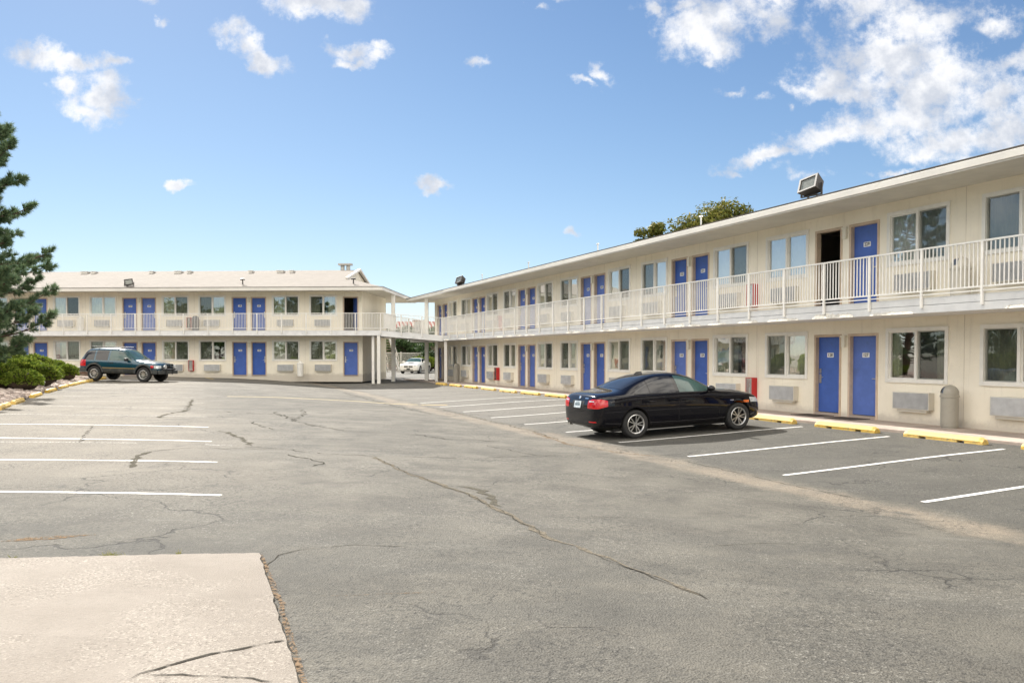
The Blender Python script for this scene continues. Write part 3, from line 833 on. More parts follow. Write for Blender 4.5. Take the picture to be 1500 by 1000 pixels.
# ------------------------------------------------------------------ small fittings
GR_STOP_R = 'yellow wheel stops along the right walkway'; GR_STOP_L = 'yellow wheel stops along the planting bed'
def stop_mesh():
    L = 1.83; prof = [(-.085,0),(-.085,.055),(-.045,.125),(.045,.125),(.085,.055),(.085,0)]
    m = MB(); e = .07
    def ring(x, s, dz=0): return [(x, y*s, z if z else 0) for y, z in prof]
    # feet with drainage slots between
    segs = [(-L/2, -.52), (-.36, .36), (.52, L/2)]
    low = [(-.085,.035),(-.085,.055),(-.045,.125),(.045,.125),(.085,.055),(.085,.035)]
    n = 6
    V = [( -L/2+.0, y, z) for y, z in low]
    xs = [-L/2, -L/2+.09, L/2-.09, L/2]
    V = []
    for i, x in enumerate(xs):
        f = .62 if i in (0, 3) else 1
        V += [(x, y*(.9 if i in (0,3) else 1), .035+(z-.035)*f) for y, z in low]
    fs = [(i*n+k, i*n+(k+1) % n, (i+1)*n+(k+1) % n, (i+1)*n+k) for i in range(3) for k in range(n)] + [tuple(range(n))[::-1], tuple(range(3*n, 4*n))]
    m.raw(V, fs)
    for a, b in segs: m.box(a+.002, b-.002, -.083, .083, -.03, .036)
    return m.mesh('wheel_stop', M['yellow'])
SM = stop_mesh()
def wheel_stop(p, ang, label, group):
    o = link('wheel_stop', SM, None, Vector((p.x, p.y, gz(p.x, p.y)+.005)), ang)
    q = o.modifiers.new('bevel', 'BEVEL'); q.width = .012; q.segments = 2
    rr = random.Random(label); o.rotation_euler.x = (rr.random()-.5)*.03; o.rotation_euler.z += (rr.random()-.5)*.03
    tag(o, label, 'wheel stop', group)
right_lab = {-2: 'yellow wheel stop cut off by the right picture edge', -1: 'nearest whole yellow wheel stop on the right, below the domed bin', 0: 'yellow wheel stop below blue doors 127 and 128',
  1: 'yellow wheel stop just off the nose of the black sedan', 5: 'yellow wheel stop peeking out beside the tail of the black sedan', 6: 'first whole yellow wheel stop to the left of the black sedan',
  7: 'second whole yellow wheel stop to the left of the black sedan', 8: 'third whole yellow wheel stop to the left of the black sedan', 9: 'fourth whole yellow wheel stop to the left of the black sedan',
  10: 'fifth whole yellow wheel stop to the left of the black sedan', 11: 'yellow wheel stop just right of the walkway columns, last but one of the right row', 12: 'farthest yellow wheel stop of the right row at the walkway columns'}
for k in sorted(right_lab):
    s = 12.72+2.57*k+1.62
    p = WR(-s, 14.05-DW-.0)
    wheel_stop(p, ROT_R, right_lab[k], GR_STOP_R)
left_px = [(5,597.5),(26,590),(53,580.5),(75,573.5),(93,568),(108.5,564.2),(121.5,561.2),(132.5,559),(141,557.2),(150,555.4)]
lp = [G(*p) for p in left_px]
left_lab = ['nearest yellow wheel stop of the left row, cut by the picture edge', 'second wheel stop from the left edge beside the rocks', 'third wheel stop from the left edge along the rock bed', 'fourth wheel stop from the left edge along the rock bed',
  'fifth wheel stop from the left edge along the rock bed', 'sixth wheel stop from the left edge along the rock bed', 'fourth wheel stop before the green offroader rear wheel', 'third wheel stop before the green offroader rear wheel', 'second wheel stop before the green offroader rear wheel', 'wheel stop touching the green offroader rear wheel']
for i, (p, lab) in enumerate(zip(lp, left_lab)):
    q = lp[min(i+1, 9)] - lp[max(i-1, 0)]
    wheel_stop(p, math.atan2(q.y, q.x), lab, GR_STOP_L)

def trash_bin(loc, rotz, label, body='bin', r=.27, h=.80, dome=True):
    t = thing('trash_bin', label, 'trash bin', loc, rotz, 'trash bins on the walkways')
    m = MB(); m.lathe([(r*.90,0),(r*.90,.03),(r*.97,.04),(r,h),(r*1.08,h+.005),(r*1.08,h+.045),(r,h+.055)], 40)
    o = m.build('body', M[body], t); smooth_angle(o, 35)
    if dome:
        d = MB(); prof = [(r*1.0,h+.056),(r*1.0,h+.10)] + [(r*math.cos(R(a)), h+.10+r*.95*math.sin(R(a))) for a in range(10, 90, 10)] + [(.01, h+.102+r*.95)]
        n = 48; vs = []; fs = []
        for q, z in prof:
            for k in range(n): a = 2*math.pi*k/n; vs.append((q*math.cos(a), q*math.sin(a), z))
        for i in range(len(prof)-1):
            zc = (prof[i][1]+prof[i+1][1])/2
            for k in range(n):
                a = (k+.5)/n*360
                if 246 < a < 294 and h+.09 < zc < h+.10+r*.72: continue
                fs.append((i*n+k, i*n+(k+1) % n, (i+1)*n+(k+1) % n, (i+1)*n+k))
        d.raw(vs, fs); o = d.build('dome_lid', M[body], t); smooth_angle(o, 50)
        fl = MB(); fl.lathe([(.02, h+.09),(r*.93,h+.09)], 24, cap=False)
        for k in range(-4, 5):
            pass
        pts = [(r*.94*math.sin(R(a)), -r*.94*math.cos(R(a))) for a in range(-26, 27, 4)]
        V = [(x, y, h+.10) for x, y in pts] + [(x*.8, y*.8+.01, h+.10+r*.68) for x, y in pts]; n = len(pts)
        fl.raw(V, [(i, i+1, n+i+1, n+i) for i in range(n-1)])
        fl.build('flap', M['flap'], t)
    else:
        d = MB(); d.lathe([(r*1.0,h+.056),(r*.95,h+.09),(r*.55,h+.14),(r*.5,h+.20),(.02,h+.22)], 28); o = d.build('lid', M[body], t); smooth_angle(o, 40)
    return t
def at_right(px, ly, lz):
    r_ = ray(px, 560); t = (DW+ly)/(r_.x*MI.x + r_.y*MI.y); p = r_*t; s = p.x*U.x + p.y*U.y
    return WR(-s, ly, BZR+lz)
trash_bin(at_right(1391.5, -.36, 0), ROT_R-.5, 'domed beige trash bin against the wall right of door 127', r=.185, h=.68)
trash_bin(at_right(668.5, -.45, 0), ROT_R, 'domed beige trash bin at the far end of the right walkway', r=.2, h=.86)
trash_bin(at_right(1405, -.42, 2.84), ROT_R, 'beige domed trash bin on the upper balcony above the near bin', 'ac', r=.2, h=.62)
def at_left(px, ly, lz):
    r_ = ray(px, 530); q = Matrix.Rotation(-YAWL, 3, 'Z'); n = Matrix.Rotation(YAWL, 3, 'Z') @ Vector((0,1,0))
    c_ = LO + n*ly; t = (c_.x*n.x + c_.y*n.y)/(r_.x*n.x + r_.y*n.y); p = r_*t
    return Vector((p.x, p.y, BZL+lz))
trash_bin(at_left(439.8, -.4, 0.0), YAWL, 'white narrow trash bin on the ground between two far wing windows', 'trim', .19, .75, False)
trash_bin(at_left(118.8, -.4, 2.84), YAWL, 'white narrow trash bin on the far wing balcony', 'trim', .19, .75, False)
trash_bin(at_left(287, -.45, 2.84), YAWL, 'dark grey domed bin beside the balcony extinguisher box', 'bin_dark', .22, .65)

def fire_box(loc, rotz, label):
    t = thing('extinguisher_cabinet', label, 'extinguisher box', loc, rotz, 'red extinguisher boxes on the walls')
    m = MB(); w, h, d = .15, .34, .20
    m.box(-w, w, -.02, -.002, -h, h); m.box(-w, -w+.015, -d, -.02, -h, h); m.box(w-.015, w, -d, -.02, -h, h)
    m.box(-w+.015, w-.015, -d, -.02, h-.015, h); m.box(-w+.015, w-.015, -d, -.02, -h, -h+.015)
    m.build('case', M['red'], t)
    g_ = MB(); g_.box(-w+.016, w-.016, -.05, -.021, -h+.016, h-.016); g_.build('back_panel', M['plate'], t)
    e_ = MB(); e_.lathe([(.055,-.27),(.06,-.25),(.06,.02),(.03,.07),(.02,.10),(.02,.14)], 16, mat=Matrix.Translation((0,-.115,0))); e_.bar((-.05,-.115,.14), (.05,-.115,.16), .025)
    o = e_.build('extinguisher', M['plate'], t); 
    p_ = MB(); p_.face([(-w+.016,-d+.005,-h+.016),(w-.016,-d+.005,-h+.016),(w-.016,-d+.005,h-.016),(-w+.016,-d+.005,h-.016)]); p_.build('window_pane', M['glass'], t)
for px, lz, lab in ((1104.5, .60, 'red extinguisher box on the wall ahead of the black sedan'), (730.5, .62, 'red extinguisher box far along the right ground floor wall'),
        (1105, 3.42, 'red extinguisher box behind the railing above the sedan nose'), (734, 3.42, 'red extinguisher box far along the right balcony wall')):
    fire_box(at_right(px, -.001, lz), ROT_R, lab)
fire_box(at_left(281, -.001, .66), YAWL, 'red extinguisher box on the far wing ground floor right of the green offroader')
fire_box(at_left(279, -.001, 3.36), YAWL, 'red extinguisher box on the far wing balcony wall')

def floodlight(loc, rotz, label, tilt=R(25), sc=1.0):
    t = thing('floodlight', label, 'floodlight', loc, rotz, 'floodlights on the roof edges'); t.scale = (sc,)*3
    m = MB(); w, h, d = .30, .22, .17
    T = Matrix.Translation((0,0,.27)) @ Matrix.Rotation(R(-9), 4, 'Y') @ Matrix.Rotation(-tilt, 4, 'X')
    fr = [(-w,-d,-h),(w,-d,-h),(w,-d,h),(-w,-d,h)]; bk = [(-w*.8,d,-h*.8),(w*.8,d,-h*.8),(w*.8,d,h*.75),(-w*.8,d,h*.75)]
    inn = [(x*.78,-d,z*.74) for x,y,z in fr]; deep = [(x*.74,-d*.4,z*.70) for x,y,z in fr]
    V = [T @ Vector(v) for v in fr+bk+inn+deep]
    m.raw(V, [(4,5,6,7),(0,1,5,4),(1,2,6,5),(2,3,7,6),(3,0,4,7),(0,1,9,8),(1,2,10,9),(2,3,11,10),(3,0,8,11),(8,9,13,12),(9,10,14,13),(10,11,15,14),(11,8,12,15),(12,13,14,15)])
    m.build('housing', M['bronze'], t, bevel=.008)
    l = MB(); l.face([T @ Vector((x*.76,-d+.03,z*.72)) for x,y,z in fr]); l.build('lens', M['lens'], t)
    b_ = MB()
    for sx in (-1, 1): b_.bar((sx*(w+.02),0,.02), T @ Vector((sx*(w+.02),0,0)), .03, .05)
    b_.bar((-w-.03,0,.015), (w+.03,0,.015), .06, .03); b_.tube([(.1,.1,-.08),(.1,.1,.015)], .025); b_.tube([(-.1,0,-.06),(-.1,0,.015)], .03)
    b_.build('bracket', M['bronze'], t)
floodlight(at_right(1186, -1.2, 5.66), ROT_R+R(10), 'large bronze floodlight on the near roof edge against the clouds', sc=.95)
floodlight(at_right(675, -1.0, 5.68), ROT_R+R(20), 'bronze floodlight on the far roof edge of the right wing', sc=.95)
floodlight(at_left(190.5, -1.2, 5.60), YAWL+R(18), 'bronze floodlight on the tan roof of the far wing', sc=.85, tilt=R(12))
for k, (c, lab) in enumerate(((-15.985, 'brown door mat at blue door 127'), (-17.215, 'brown door mat at blue door 128'))):
    m = MB(); m.box(-.46, .46, -.32, .32, 0, .014)
    o = m.build('door_mat', M['mat']); o.location = WR(c-.1, -.42, BZR+.001); o.rotation_euler = (0,0,ROT_R+R(1.5)); tag(o, lab, 'door mat', 'door mats')
# housekeeping cart just inside the open upper room
# ------------------------------------------------------------------ vegetation
def leaf_mat(name, cols, rough=.6, trans=.25):
    m, nt, out = new_mat(name); b = NB(nt)
    p = b.n('ShaderNodeBsdfPrincipled'); gi = b.n('ShaderNodeNewGeometry').outputs['Random Per Island']
    rp = b.n('ShaderNodeValToRGB'); e = rp.color_ramp.elements
    e[0].position = 0; e[0].color = (*cols[0], 1); e[1].position = 1; e[1].color = (*cols[-1], 1)
    for i, cc in enumerate(cols[1:-1]): x = e.new((i+1)/(len(cols)-1)); x.color = (*cc, 1)
    b.l(gi, rp.inputs[0])
    c = b.mix(b.sstep(b.noise(b.coord(), 1.4, 4, .6), .4, .65, 0, .5), rp.outputs[0], cols[len(cols)//2])
    b.l(c, p.inputs['Base Color']); p.inputs['Roughness'].default_value = rough; p.inputs['Specular IOR Level'].default_value = .25
    t = b.n('ShaderNodeBsdfTranslucent'); b.l(c, t.inputs[0])
    mx = b.n('ShaderNodeMixShader'); mx.inputs[0].default_value = trans
    b.l(p.outputs[0], mx.inputs[1]); b.l(t.outputs[0], mx.inputs[2]); b.l(mx.outputs[0], out.inputs[0])
    return m
M['needles'] = leaf_mat('pine_needles', [(.06,.12,.075),(.105,.175,.095),(.155,.225,.115),(.24,.28,.13)])
M['juniper'] = leaf_mat('juniper_sprays', [(.04,.07,.012),(.11,.17,.02),(.20,.27,.035),(.30,.34,.06)], .6, .22)
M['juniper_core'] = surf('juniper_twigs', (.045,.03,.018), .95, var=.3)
M['leaves'] = leaf_mat('broad_leaves', [(.05,.075,.012),(.09,.11,.018),(.15,.15,.025),(.22,.19,.045)])
M['dark_leaves'] = leaf_mat('dark_evergreen', [(.018,.040,.012),(.03,.065,.018),(.05,.09,.025),(.08,.12,.04)])
M['grass'] = leaf_mat('weed_blades', [(.10,.14,.03),(.25,.25,.08),(.35,.30,.12)])
M['rock'] = leaf_mat('bed_rocks', [(.22,.18,.15),(.36,.29,.25),(.46,.38,.33),(.58,.50,.44)], .9, 0)
M['soil'] = surf('bark_mulch', (.13,.085,.06), .95, var=.35, vscale=5, bump=.8, bscale=30, bdist=.03, dirt=(.30,.24,.21), dscale=9, lo=.5, hi=.6)

def rv(r):
    while True:
        v = Vector((r.uniform(-1,1), r.uniform(-1,1), r.uniform(-1,1)))
        if .01 < v.length < 1: return v.normalized()
def leaf_quad(m, p, n, size, r, asp=.6):
    t = n.cross(rv(r)).normalized(); b = n.cross(t).normalized()*asp
    m.face([p-t*size, p-b*size*.7, p+t*size, p+b*size*.7])

def pine(base, H, rad, label, seed):
    r = random.Random(seed)
    t = thing('pine_tree', label, 'pine tree', base)
    tr = MB(); pts = [(.06*math.sin(z*.5), .06*math.cos(z*.8), z) for z in [H*i/12 for i in range(13)]]
    tr.tube(pts, [.23*(1-.93*i/12)+.012 for i in range(13)], 9)
    tr.build('trunk', M['bark'], t, smooth=True)
    br = MB(); nd = MB(); z = .9; a = 0.0
    while z < H*.985:
        q = z/H; a += 2.39996 + r.uniform(-.4,.4)
        prof = rad*math.sqrt(max(.0, 1-q**1.8))*(.8 if z < 1.4 else 1)*(1 - .40*math.exp(-((z-5.9)/.5)**2))
        L = prof*r.choice((.55,.8,.95,1.05,1.15)) + .2
        far_side = math.cos(a) < -.25
        d0 = Vector((math.cos(a), math.sin(a), 0)); P = []; n = 8; rise = r.uniform(.02,.30); dip = r.uniform(.15,.45)
        bend = Vector((-d0.y, d0.x, 0))*r.uniform(-.25,.25)
        for i in range(n+1):
            s = i/n; P.append(Vector((0,0,z)) + d0*(L*s) + bend*(L*s*s) + Vector((0,0, L*(rise*s - dip*s*s + (dip+.12)*s**3))) + rv(r)*.03)
        br.tube(P, [(.045*(1-.85*i/n))*(.35+.65*L/rad) + .006 for i in range(n+1)], 5, cap=False)
        for i in range(int(L/(.34 if far_side else .12))):
            s = .30 + .70*r.random()**.7; f = s*n; i0 = min(n-1, int(f)); p = P[i0].lerp(P[i0+1], f-i0)
            side = Vector((-d0.y, d0.x, 0))*r.choice((-1,1)); tl = (.15+.5*(1-s))*L*.30+.14
            d = (d0*.7 + side*r.uniform(.2,1.0) + Vector((0,0,r.uniform(-.35,.7)))).normalized()
            e = p + d*tl + Vector((0,0,.08)); br.tube([p, e], [.010,.006], 3, cap=False)
            for q2 in range(4): tuft(nd, p.lerp(e, .35+.65*(q2+1)/4)+rv(r)*.03, (d+Vector((0,0,.35))+rv(r)*.4).normalized(), r)
        for _ in range(7): tuft(nd, P[-1]-d0*r.uniform(0,.25)+rv(r)*.08, (d0+Vector((0,0,.5))+rv(r)*.5).normalized(), r)
        z += .066
    br.build('branches', M['bark'], t, fix=False)
    nd.build('foliage', M['needles'], t, fix=False)
    return t
def tuft(m, p, d, r, n=30, L=.22):
    for _ in range(n):
        v = (d*1.0 + rv(r)*.9).normalized(); l = L*r.uniform(.6,1.15); s = v.cross(rv(r)).normalized()*.011
        m.face([p - s, p + s, p + v*l])

pine(Vector((-20.75, 30.6, gz(-20.75,30.6))), 11.5, 2.8, 'tall green pine tree at the left edge beside the junipers', 4)

def mound(m, core, c, rx, ry, rz, r, n, leaf):
    """dense lumpy sheared shrub lobe"""
    seed = r.random()*50
    for _ in range(n):
        v = rv(r)
        if v.z < -.25: v.z *= -.4; v.normalize()
        k = 1 + .20*mnoise.noise(v*2.2+Vector((seed,0,0))) + .10*mnoise.noise(v*5.5+Vector((0,seed,0)))
        depth = 1 - abs(r.gauss(0, .055))
        p = Vector((v.x*rx, v.y*ry, v.z*rz))*k*depth + c
        nn = (v + rv(r)*.8 + Vector((0,0,.3))).normalized()
        d = (Vector((v.x,v.y,v.z*.6+.25)) + rv(r)*.55).normalized()
        s = d.cross(rv(r)).normalized()*leaf*.32
        l = leaf*r.uniform(.7,1.6)
        m.face([p-s, p+d*l*.5-s*1.1, p+d*l, p+d*l*.5+s*1.1, p+s])
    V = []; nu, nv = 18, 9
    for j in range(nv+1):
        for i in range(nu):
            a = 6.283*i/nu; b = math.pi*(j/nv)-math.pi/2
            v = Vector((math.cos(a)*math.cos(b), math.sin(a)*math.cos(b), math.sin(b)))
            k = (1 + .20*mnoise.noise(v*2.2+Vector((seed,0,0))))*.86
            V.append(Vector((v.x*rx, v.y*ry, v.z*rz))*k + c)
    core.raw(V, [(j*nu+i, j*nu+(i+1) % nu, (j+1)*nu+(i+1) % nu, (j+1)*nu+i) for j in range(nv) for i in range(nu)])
BEDUP = .14
def bedz(x, y): return ground(x, y) + BEDUP
def juniper(px, py, Y, lobes, label, seed, n=4200, leaf=.085):
    r_ = ray(px, py); p = r_*(Y/r_.y); base = Vector((p.x, p.y, bedz(p.x, p.y)-.03))
    r = random.Random(seed); t = thing('juniper_shrub', label, 'shrub', base, 0, 'juniper shrubs in the planting bed')
    m = MB(); core = MB()
    for dx, dy, dz, rx, ry, rz in lobes: mound(m, core, Vector((dx,dy,dz*.92)), rx*.84, ry*.84, rz*.90, r, int(n*max(.35, rx*rz*1.25)), leaf)
    core.build('twigs', M['juniper_core'], t, smooth=True); m.build('foliage', M['juniper'], t, fix=False)
JL = [
 (12, 560, 31.0, [(-.5,0,.50,1.25,1.0,.62),(.62,-.1,.36,.75,.8,.46)], 'broad low juniper shrub nearest the camera at the left edge'),
 (46, 555, 34.0, [(-.55,0,.62,.95,.9,.62),(.35,0,.45,.85,.8,.55)], 'long juniper shrub just behind the nearest one'),
 (72, 552, 37.0, [(0,0,.42,.62,.6,.50)], 'small round juniper at the rocks, right of the long one'),
 (12, 548, 37.5, [(-.3,0,.98,1.45,1.0,.55),(.75,0,.80,.85,.8,.45)], 'raised dark juniper at the back below the pine'),
 (62, 547, 40.0, [(-.35,0,.85,.85,.8,.50),(.42,0,.62,.75,.7,.46)], 'back juniper mound in front of the ground floor window'),
 (86, 550, 40.0, [(0,0,.45,.50,.6,.45)], 'dark small juniper between the back mound and the last one'),
 (99, 552, 39.5, [(0,0,.42,.48,.55,.44)], 'last bright juniper beside the green offroader'),
]
for i, (px, py, Y, lb, lab) in enumerate(JL): juniper(px, py, Y, lb, lab, 30+i)

# planting bed with rocks, to the left of the wheel stops
edge = [lp[0]+(lp[0]-lp[1])*5, lp[0]+(lp[0]-lp[1])*2.5] + lp + [WL(-15.6,-4.2), WL(-16.2,-3.0)]
off = Vector((-.14,0,0))
mb = MB(); rows = []
for p in edge:
    q = p + off; row = []
    for k in range(9):
        w = 14*(k/8)**1.4; x, y = q.x-w, q.y+.12*w
        hgt = .012 + BEDUP*min(1, w/.9); row.append(Vector((x, y, gz(x, y)+hgt)))
    rows.append(row)
V = [v for r_ in rows for v in r_]
mb.raw(V, [(i*9+k, i*9+k+1, (i+1)*9+k+1, (i+1)*9+k) for i in range(len(rows)-1) for k in range(8)])
mb.build('planting_bed', M['soil'], smooth=True, kind='structure')
BB = BVHTree.FromPolygons(V, mb.f)
mb = MB(); rr = random.Random(11); placed = 0
ico = [(0,0,1),(.894,0,.447),(.276,.851,.447),(-.724,.526,.447),(-.724,-.526,.447),(.276,-.851,.447),(.724,.526,-.447),(-.276,.851,-.447),(-.894,0,-.447),(-.276,-.851,-.447),(.724,-.526,-.447),(0,0,-1)]
icf = [(0,1,2),(0,2,3),(0,3,4),(0,4,5),(0,5,1),(1,6,2),(2,7,3),(3,8,4),(4,9,5),(5,10,1),(6,7,2),(7,8,3),(8,9,4),(9,10,5),(10,6,1),(11,7,6),(11,8,7),(11,9,8),(11,10,9),(11,6,10)]
for _ in range(9000):
    i = rr.randrange(len(edge)-1); p = edge[i].lerp(edge[i+1], rr.random()); w = .12 + 4.2*rr.random()**1.5
    x, y = p.x-.14-w, p.y+.12*w+rr.uniform(-.2,.2)
    h = BB.ray_cast(Vector((x, y, 9)), Vector((0,0,-1)))[0]
    if not h: continue
    s = rr.uniform(.05,.15); rot = Matrix.Rotation(rr.random()*6.28, 3, 'Z') @ Matrix.Rotation(rr.uniform(-.5,.5), 3, 'X')
    sc = Vector((s*rr.uniform(.8,1.5), s*rr.uniform(.7,1.1), s*rr.uniform(.4,.75)))
    mb.raw([rot @ Vector((a*sc.x*rr.uniform(.8,1.15), b*sc.y*rr.uniform(.8,1.15), c_*sc.z)) + h + Vector((0,0,s*.2)) for a, b, c_ in ico], icf); placed += 1
mb.build('landscape_rocks', M['rock'], fix=False, kind='stuff')

def tree(base, H, crown, label, mat, seed, group=None, nleaf=5000, leaf=.13, name='broadleaf_tree', cat='tree', trunk_r=.18, clear=.3):
    r = random.Random(seed); t = thing(name, label, cat, base, 0, group)
    tr = MB(); tr.tube([(0,0,-.1),(.05,0,H*clear),(.0,.06,H*.6),(.02,0,H*.88)], [trunk_r*1.2, trunk_r, trunk_r*.6, .03], 8)
    cl = []
    cz = H*(clear+ (1-clear)*.55); rz = H*(1-clear)*.52
    for _ in range(int(26*crown)):
        v = rv(r); k = r.random()**.45
        c_ = Vector((v.x*crown*k, v.y*crown*k, cz + v.z*rz*k)); q = crown*r.uniform(.20,.38); c_.z = min(c_.z, H-q*.7); cl.append((c_, q))
        if r.random() < .5: tr.tube([(0,0,max(H*clear*.8, min(H*.7, c_.z-.35*crown))), (c_.x*.5, c_.y*.5, c_.z*.75+.2*cz), tuple(c_)], [.06,.04,.012], 4, cap=False)
    tr.build('trunk', M['bark'], t, smooth=True)
    m = MB()
    for _ in range(nleaf):
        c_, q = r.choice(cl); v = rv(r); p = c_ + Vector((v.x, v.y, v.z*.75))*q*(r.random()**.4)*(1+.35*mnoise.noise(c_+v*2))
        leaf_quad(m, p, (v+rv(r)*.9+Vector((0,0,.5))).normalized(), leaf*r.uniform(.6,1.3), r)
    m.build('crown', M[mat], t, fix=False)
    return t
def far(px, Y, dz=0):
    r_ = ray(px, 540); p = r_*(Y/r_.y); return Vector((p.x, p.y, gz(p.x, p.y)+dz))
tree(far(1046, 55), 11.9, 3.3, 'olive green broadleaf tree rising behind the right wing roof', 'leaves', 21, nleaf=26000, leaf=.14, clear=.35)
tree(far(958, 57), 10.75, 1.8, 'smaller olive green tree left of the bigger one behind the right wing roof', 'leaves', 22, nleaf=11000, leaf=.14, clear=.45)
GT_ = 'dark trees beyond the passage'
tree(far(592, 92), 5.0, 2.6, 'dark evergreen tree beyond the passage, left of the white car', 'dark_leaves', 51, GT_, 4500, .17, clear=.1)
tree(far(613, 95), 5.2, 2.8, 'dark evergreen tree directly behind the parked white sedan', 'dark_leaves', 52, GT_, 4500, .17, clear=.1)
tree(far(640, 84), 4.8, 2.2, 'dark loose tree beyond the passage, right of the white sedan', 'dark_leaves', 53, GT_, 3500, .17, clear=.1)
tree(far(571, 98), 5.0, 2.6, 'dark evergreen tree seen through the outdoor stairs', 'dark_leaves', 54, GT_, 3500, .17, clear=.1)
hd = thing('hedge', 'bright green clipped hedge beyond the passage right of the white sedan', 'hedge', far(636, 82))
m = MB(); core = MB(); r_ = random.Random(61)
for k in range(5): mound(m, core, Vector((-1.6+k*1.0, 0, .75)), .75, .6, .75, r_, 1500, .13)
core.build('twigs', M['juniper_core'], hd, smooth=True); m.build('foliage', M['juniper'], hd, fix=False)
# far fence and striped shop
fn = thing('mesh_fence', 'grey mesh fence beyond the passage left of the white sedan', 'fence', far(586, 86)); m = MB()
for k in range(60): m.bar((-2+k*.07,0,0), (-2+k*.07,0,2.0), .02)
for z in (.1,1,1.95): m.bar((-2.1,0,z), (2.3,0,z), .05)
m.build('mesh_panel', M['metal'], fn); m = MB()
for x in (-2.1,.1,2.3): m.bar((x,0,0), (x,0,2.1), .08)
m.build('post', M['metal'], fn)
def stripes():
    m, nt, out = new_mat('striped_awning'); b = NB(nt); p = b.n('ShaderNodeBsdfPrincipled'); b.l(p.outputs[0], out.inputs[0])
    sx = b.n('ShaderNodeSeparateXYZ'); b.l(b.coord(), sx.inputs[0])
    f = b.math('GREATER_THAN', b.math('FRACT', b.math('MULTIPLY', b.math('ADD', sx.outputs[0], b.math('MULTIPLY', sx.outputs[2], .45)), 1.7)), .5)
    b.l(b.mix(f, (.55,.52,.48), (.34,.06,.05)), p.inputs['Base Color']); p.inputs['Roughness'].default_value = .7
    return m
M['awning'] = stripes()
M['brick'] = surf('brown_brick', (.26,.13,.09), .9, var=.25, vscale=4, bump=.4)
sh = thing('shop_building', 'far brown brick shop with a red and white striped awning roof', 'shop', far(598, 125), R(4))
m = MB(); m.box(-9, 9, .41, 9, -.3, 4.6); m.box(.6, 3.0, 2, 7, 4.61, 7.2); m.build('wall', M['brick'], sh)
m = MB(); m.face([(-9.3,-1.6,4.5),(9.3,-1.6,4.5),(9.0,.4,6.9),(-9.0,.4,6.9)]); m.face([(-9.3,-1.6,4.5),(-9,.4,6.9),(-9,.4,4.5)]); m.face([(9.3,-1.6,4.5),(9,.4,4.5),(9,.4,6.9)]); m.face([(-9.3,-1.6,4.5),(9.3,-1.6,4.5),(9,.4,4.5),(-9,.4,4.5)])
m.build('awning', M['awning'], sh)
m = MB(); m.box(-6, -3, .38, .409, 1, 3); m.box(-1, 2, .38, .409, 1, 3); m.box(4, 7, .38, .409, 1, 3); m.build('window', M['dark'], sh)

# seen mirrored in the ground floor windows: the bed continues to the left of the frame
for i, (x, y, lab) in enumerate(((-19.5, 24.5, 'juniper shrub further along the bed beyond the left picture edge'), (-18.6, 20.0, 'second juniper beyond the left picture edge'), (-17.6, 15.5, 'third juniper beyond the left picture edge'))):
    base = Vector((x, y, gz(x, y))); r = random.Random(80+i); t = thing('juniper_shrub', lab, 'shrub', base, 0, 'juniper shrubs in the planting bed'); m = MB(); core = MB()
    for k in range(3): mound(m, core, Vector((-.8+k*.7, (k-1)*1.2, .65)), 1.2, 1.2, .9, r, 2600, .12)
    core.build('twigs', M['juniper_core'], t, smooth=True); m.build('foliage', M['juniper'], t, fix=False)
for i, (x, y) in enumerate(((-33, 22), (-34, 29), (-31, 15.5))):
    tree(Vector((x, y, gz(x, y))), 6.5+i*.6, 3.0, ['dark tree across the lot mirrored in the window right of door 127', 'dark tall tree mirrored in the near ground floor windows', 'dark tree mirrored in the rightmost ground floor window'][i], 'dark_leaves', 90+i, 'trees off to the left', 3500, .2, clear=.12)

ob = thing('office_building', 'plain sunlit tan building across the street, mirrored in the far wing windows', 'building', Vector((-6, -34, .1)), math.pi)
m = MB(); m.box(-26, 26, 0, 10, -.3, 5.0); m.build('wall', surf('tan_wall', (.62,.50,.33), .9, var=.08), ob)
m = MB(); m.box(-26.5, 26.5, -.5, 10.5, 5.0, 5.5); m.build('roof', M['fascia'], ob)
for k in range(8):
    m = MB(); x = -22+6*k; m.box(x-1, x+1, -.04, .0, 1.0, 2.4); m.build('window', M['dark'], ob)

# weeds in the apron joint
mb = MB(); rr = random.Random(17)
for (x, y, w, n) in ((165, 813.5, 16, 90), (262, 811, 4, 30), (20, 817, 8, 20)):
    for _ in range(n):
        p = G(x+rr.gauss(0, w*.5), y+rr.uniform(-.5,1.2)); d = Vector((rr.uniform(-.8,.8), rr.uniform(-.8,.8), rr.uniform(.25,1))).normalized()
        l = rr.uniform(.015,.06); s = d.cross(rv(rr)).normalized()*.0025; mb.face([p-s, p+s, p+d*l])
mb.build('weeds', M['grass'], fix=False, kind='stuff')
# timber edging behind the offroader
for i, (a, b_) in enumerate(((112,131),)):
    A, B = far(110, 44.5), far(134, 44.6); m = MB()
    for k in range(4): m.bar(A+Vector((0,0,.06+.15*k)), B+Vector((0,0,.06+.15*k)), .14, .135)
    o = m.build('timber_edging', M['wood']); tag(o, 'low stack of dark timbers behind the green offroader rear wheel', 'timber edging')

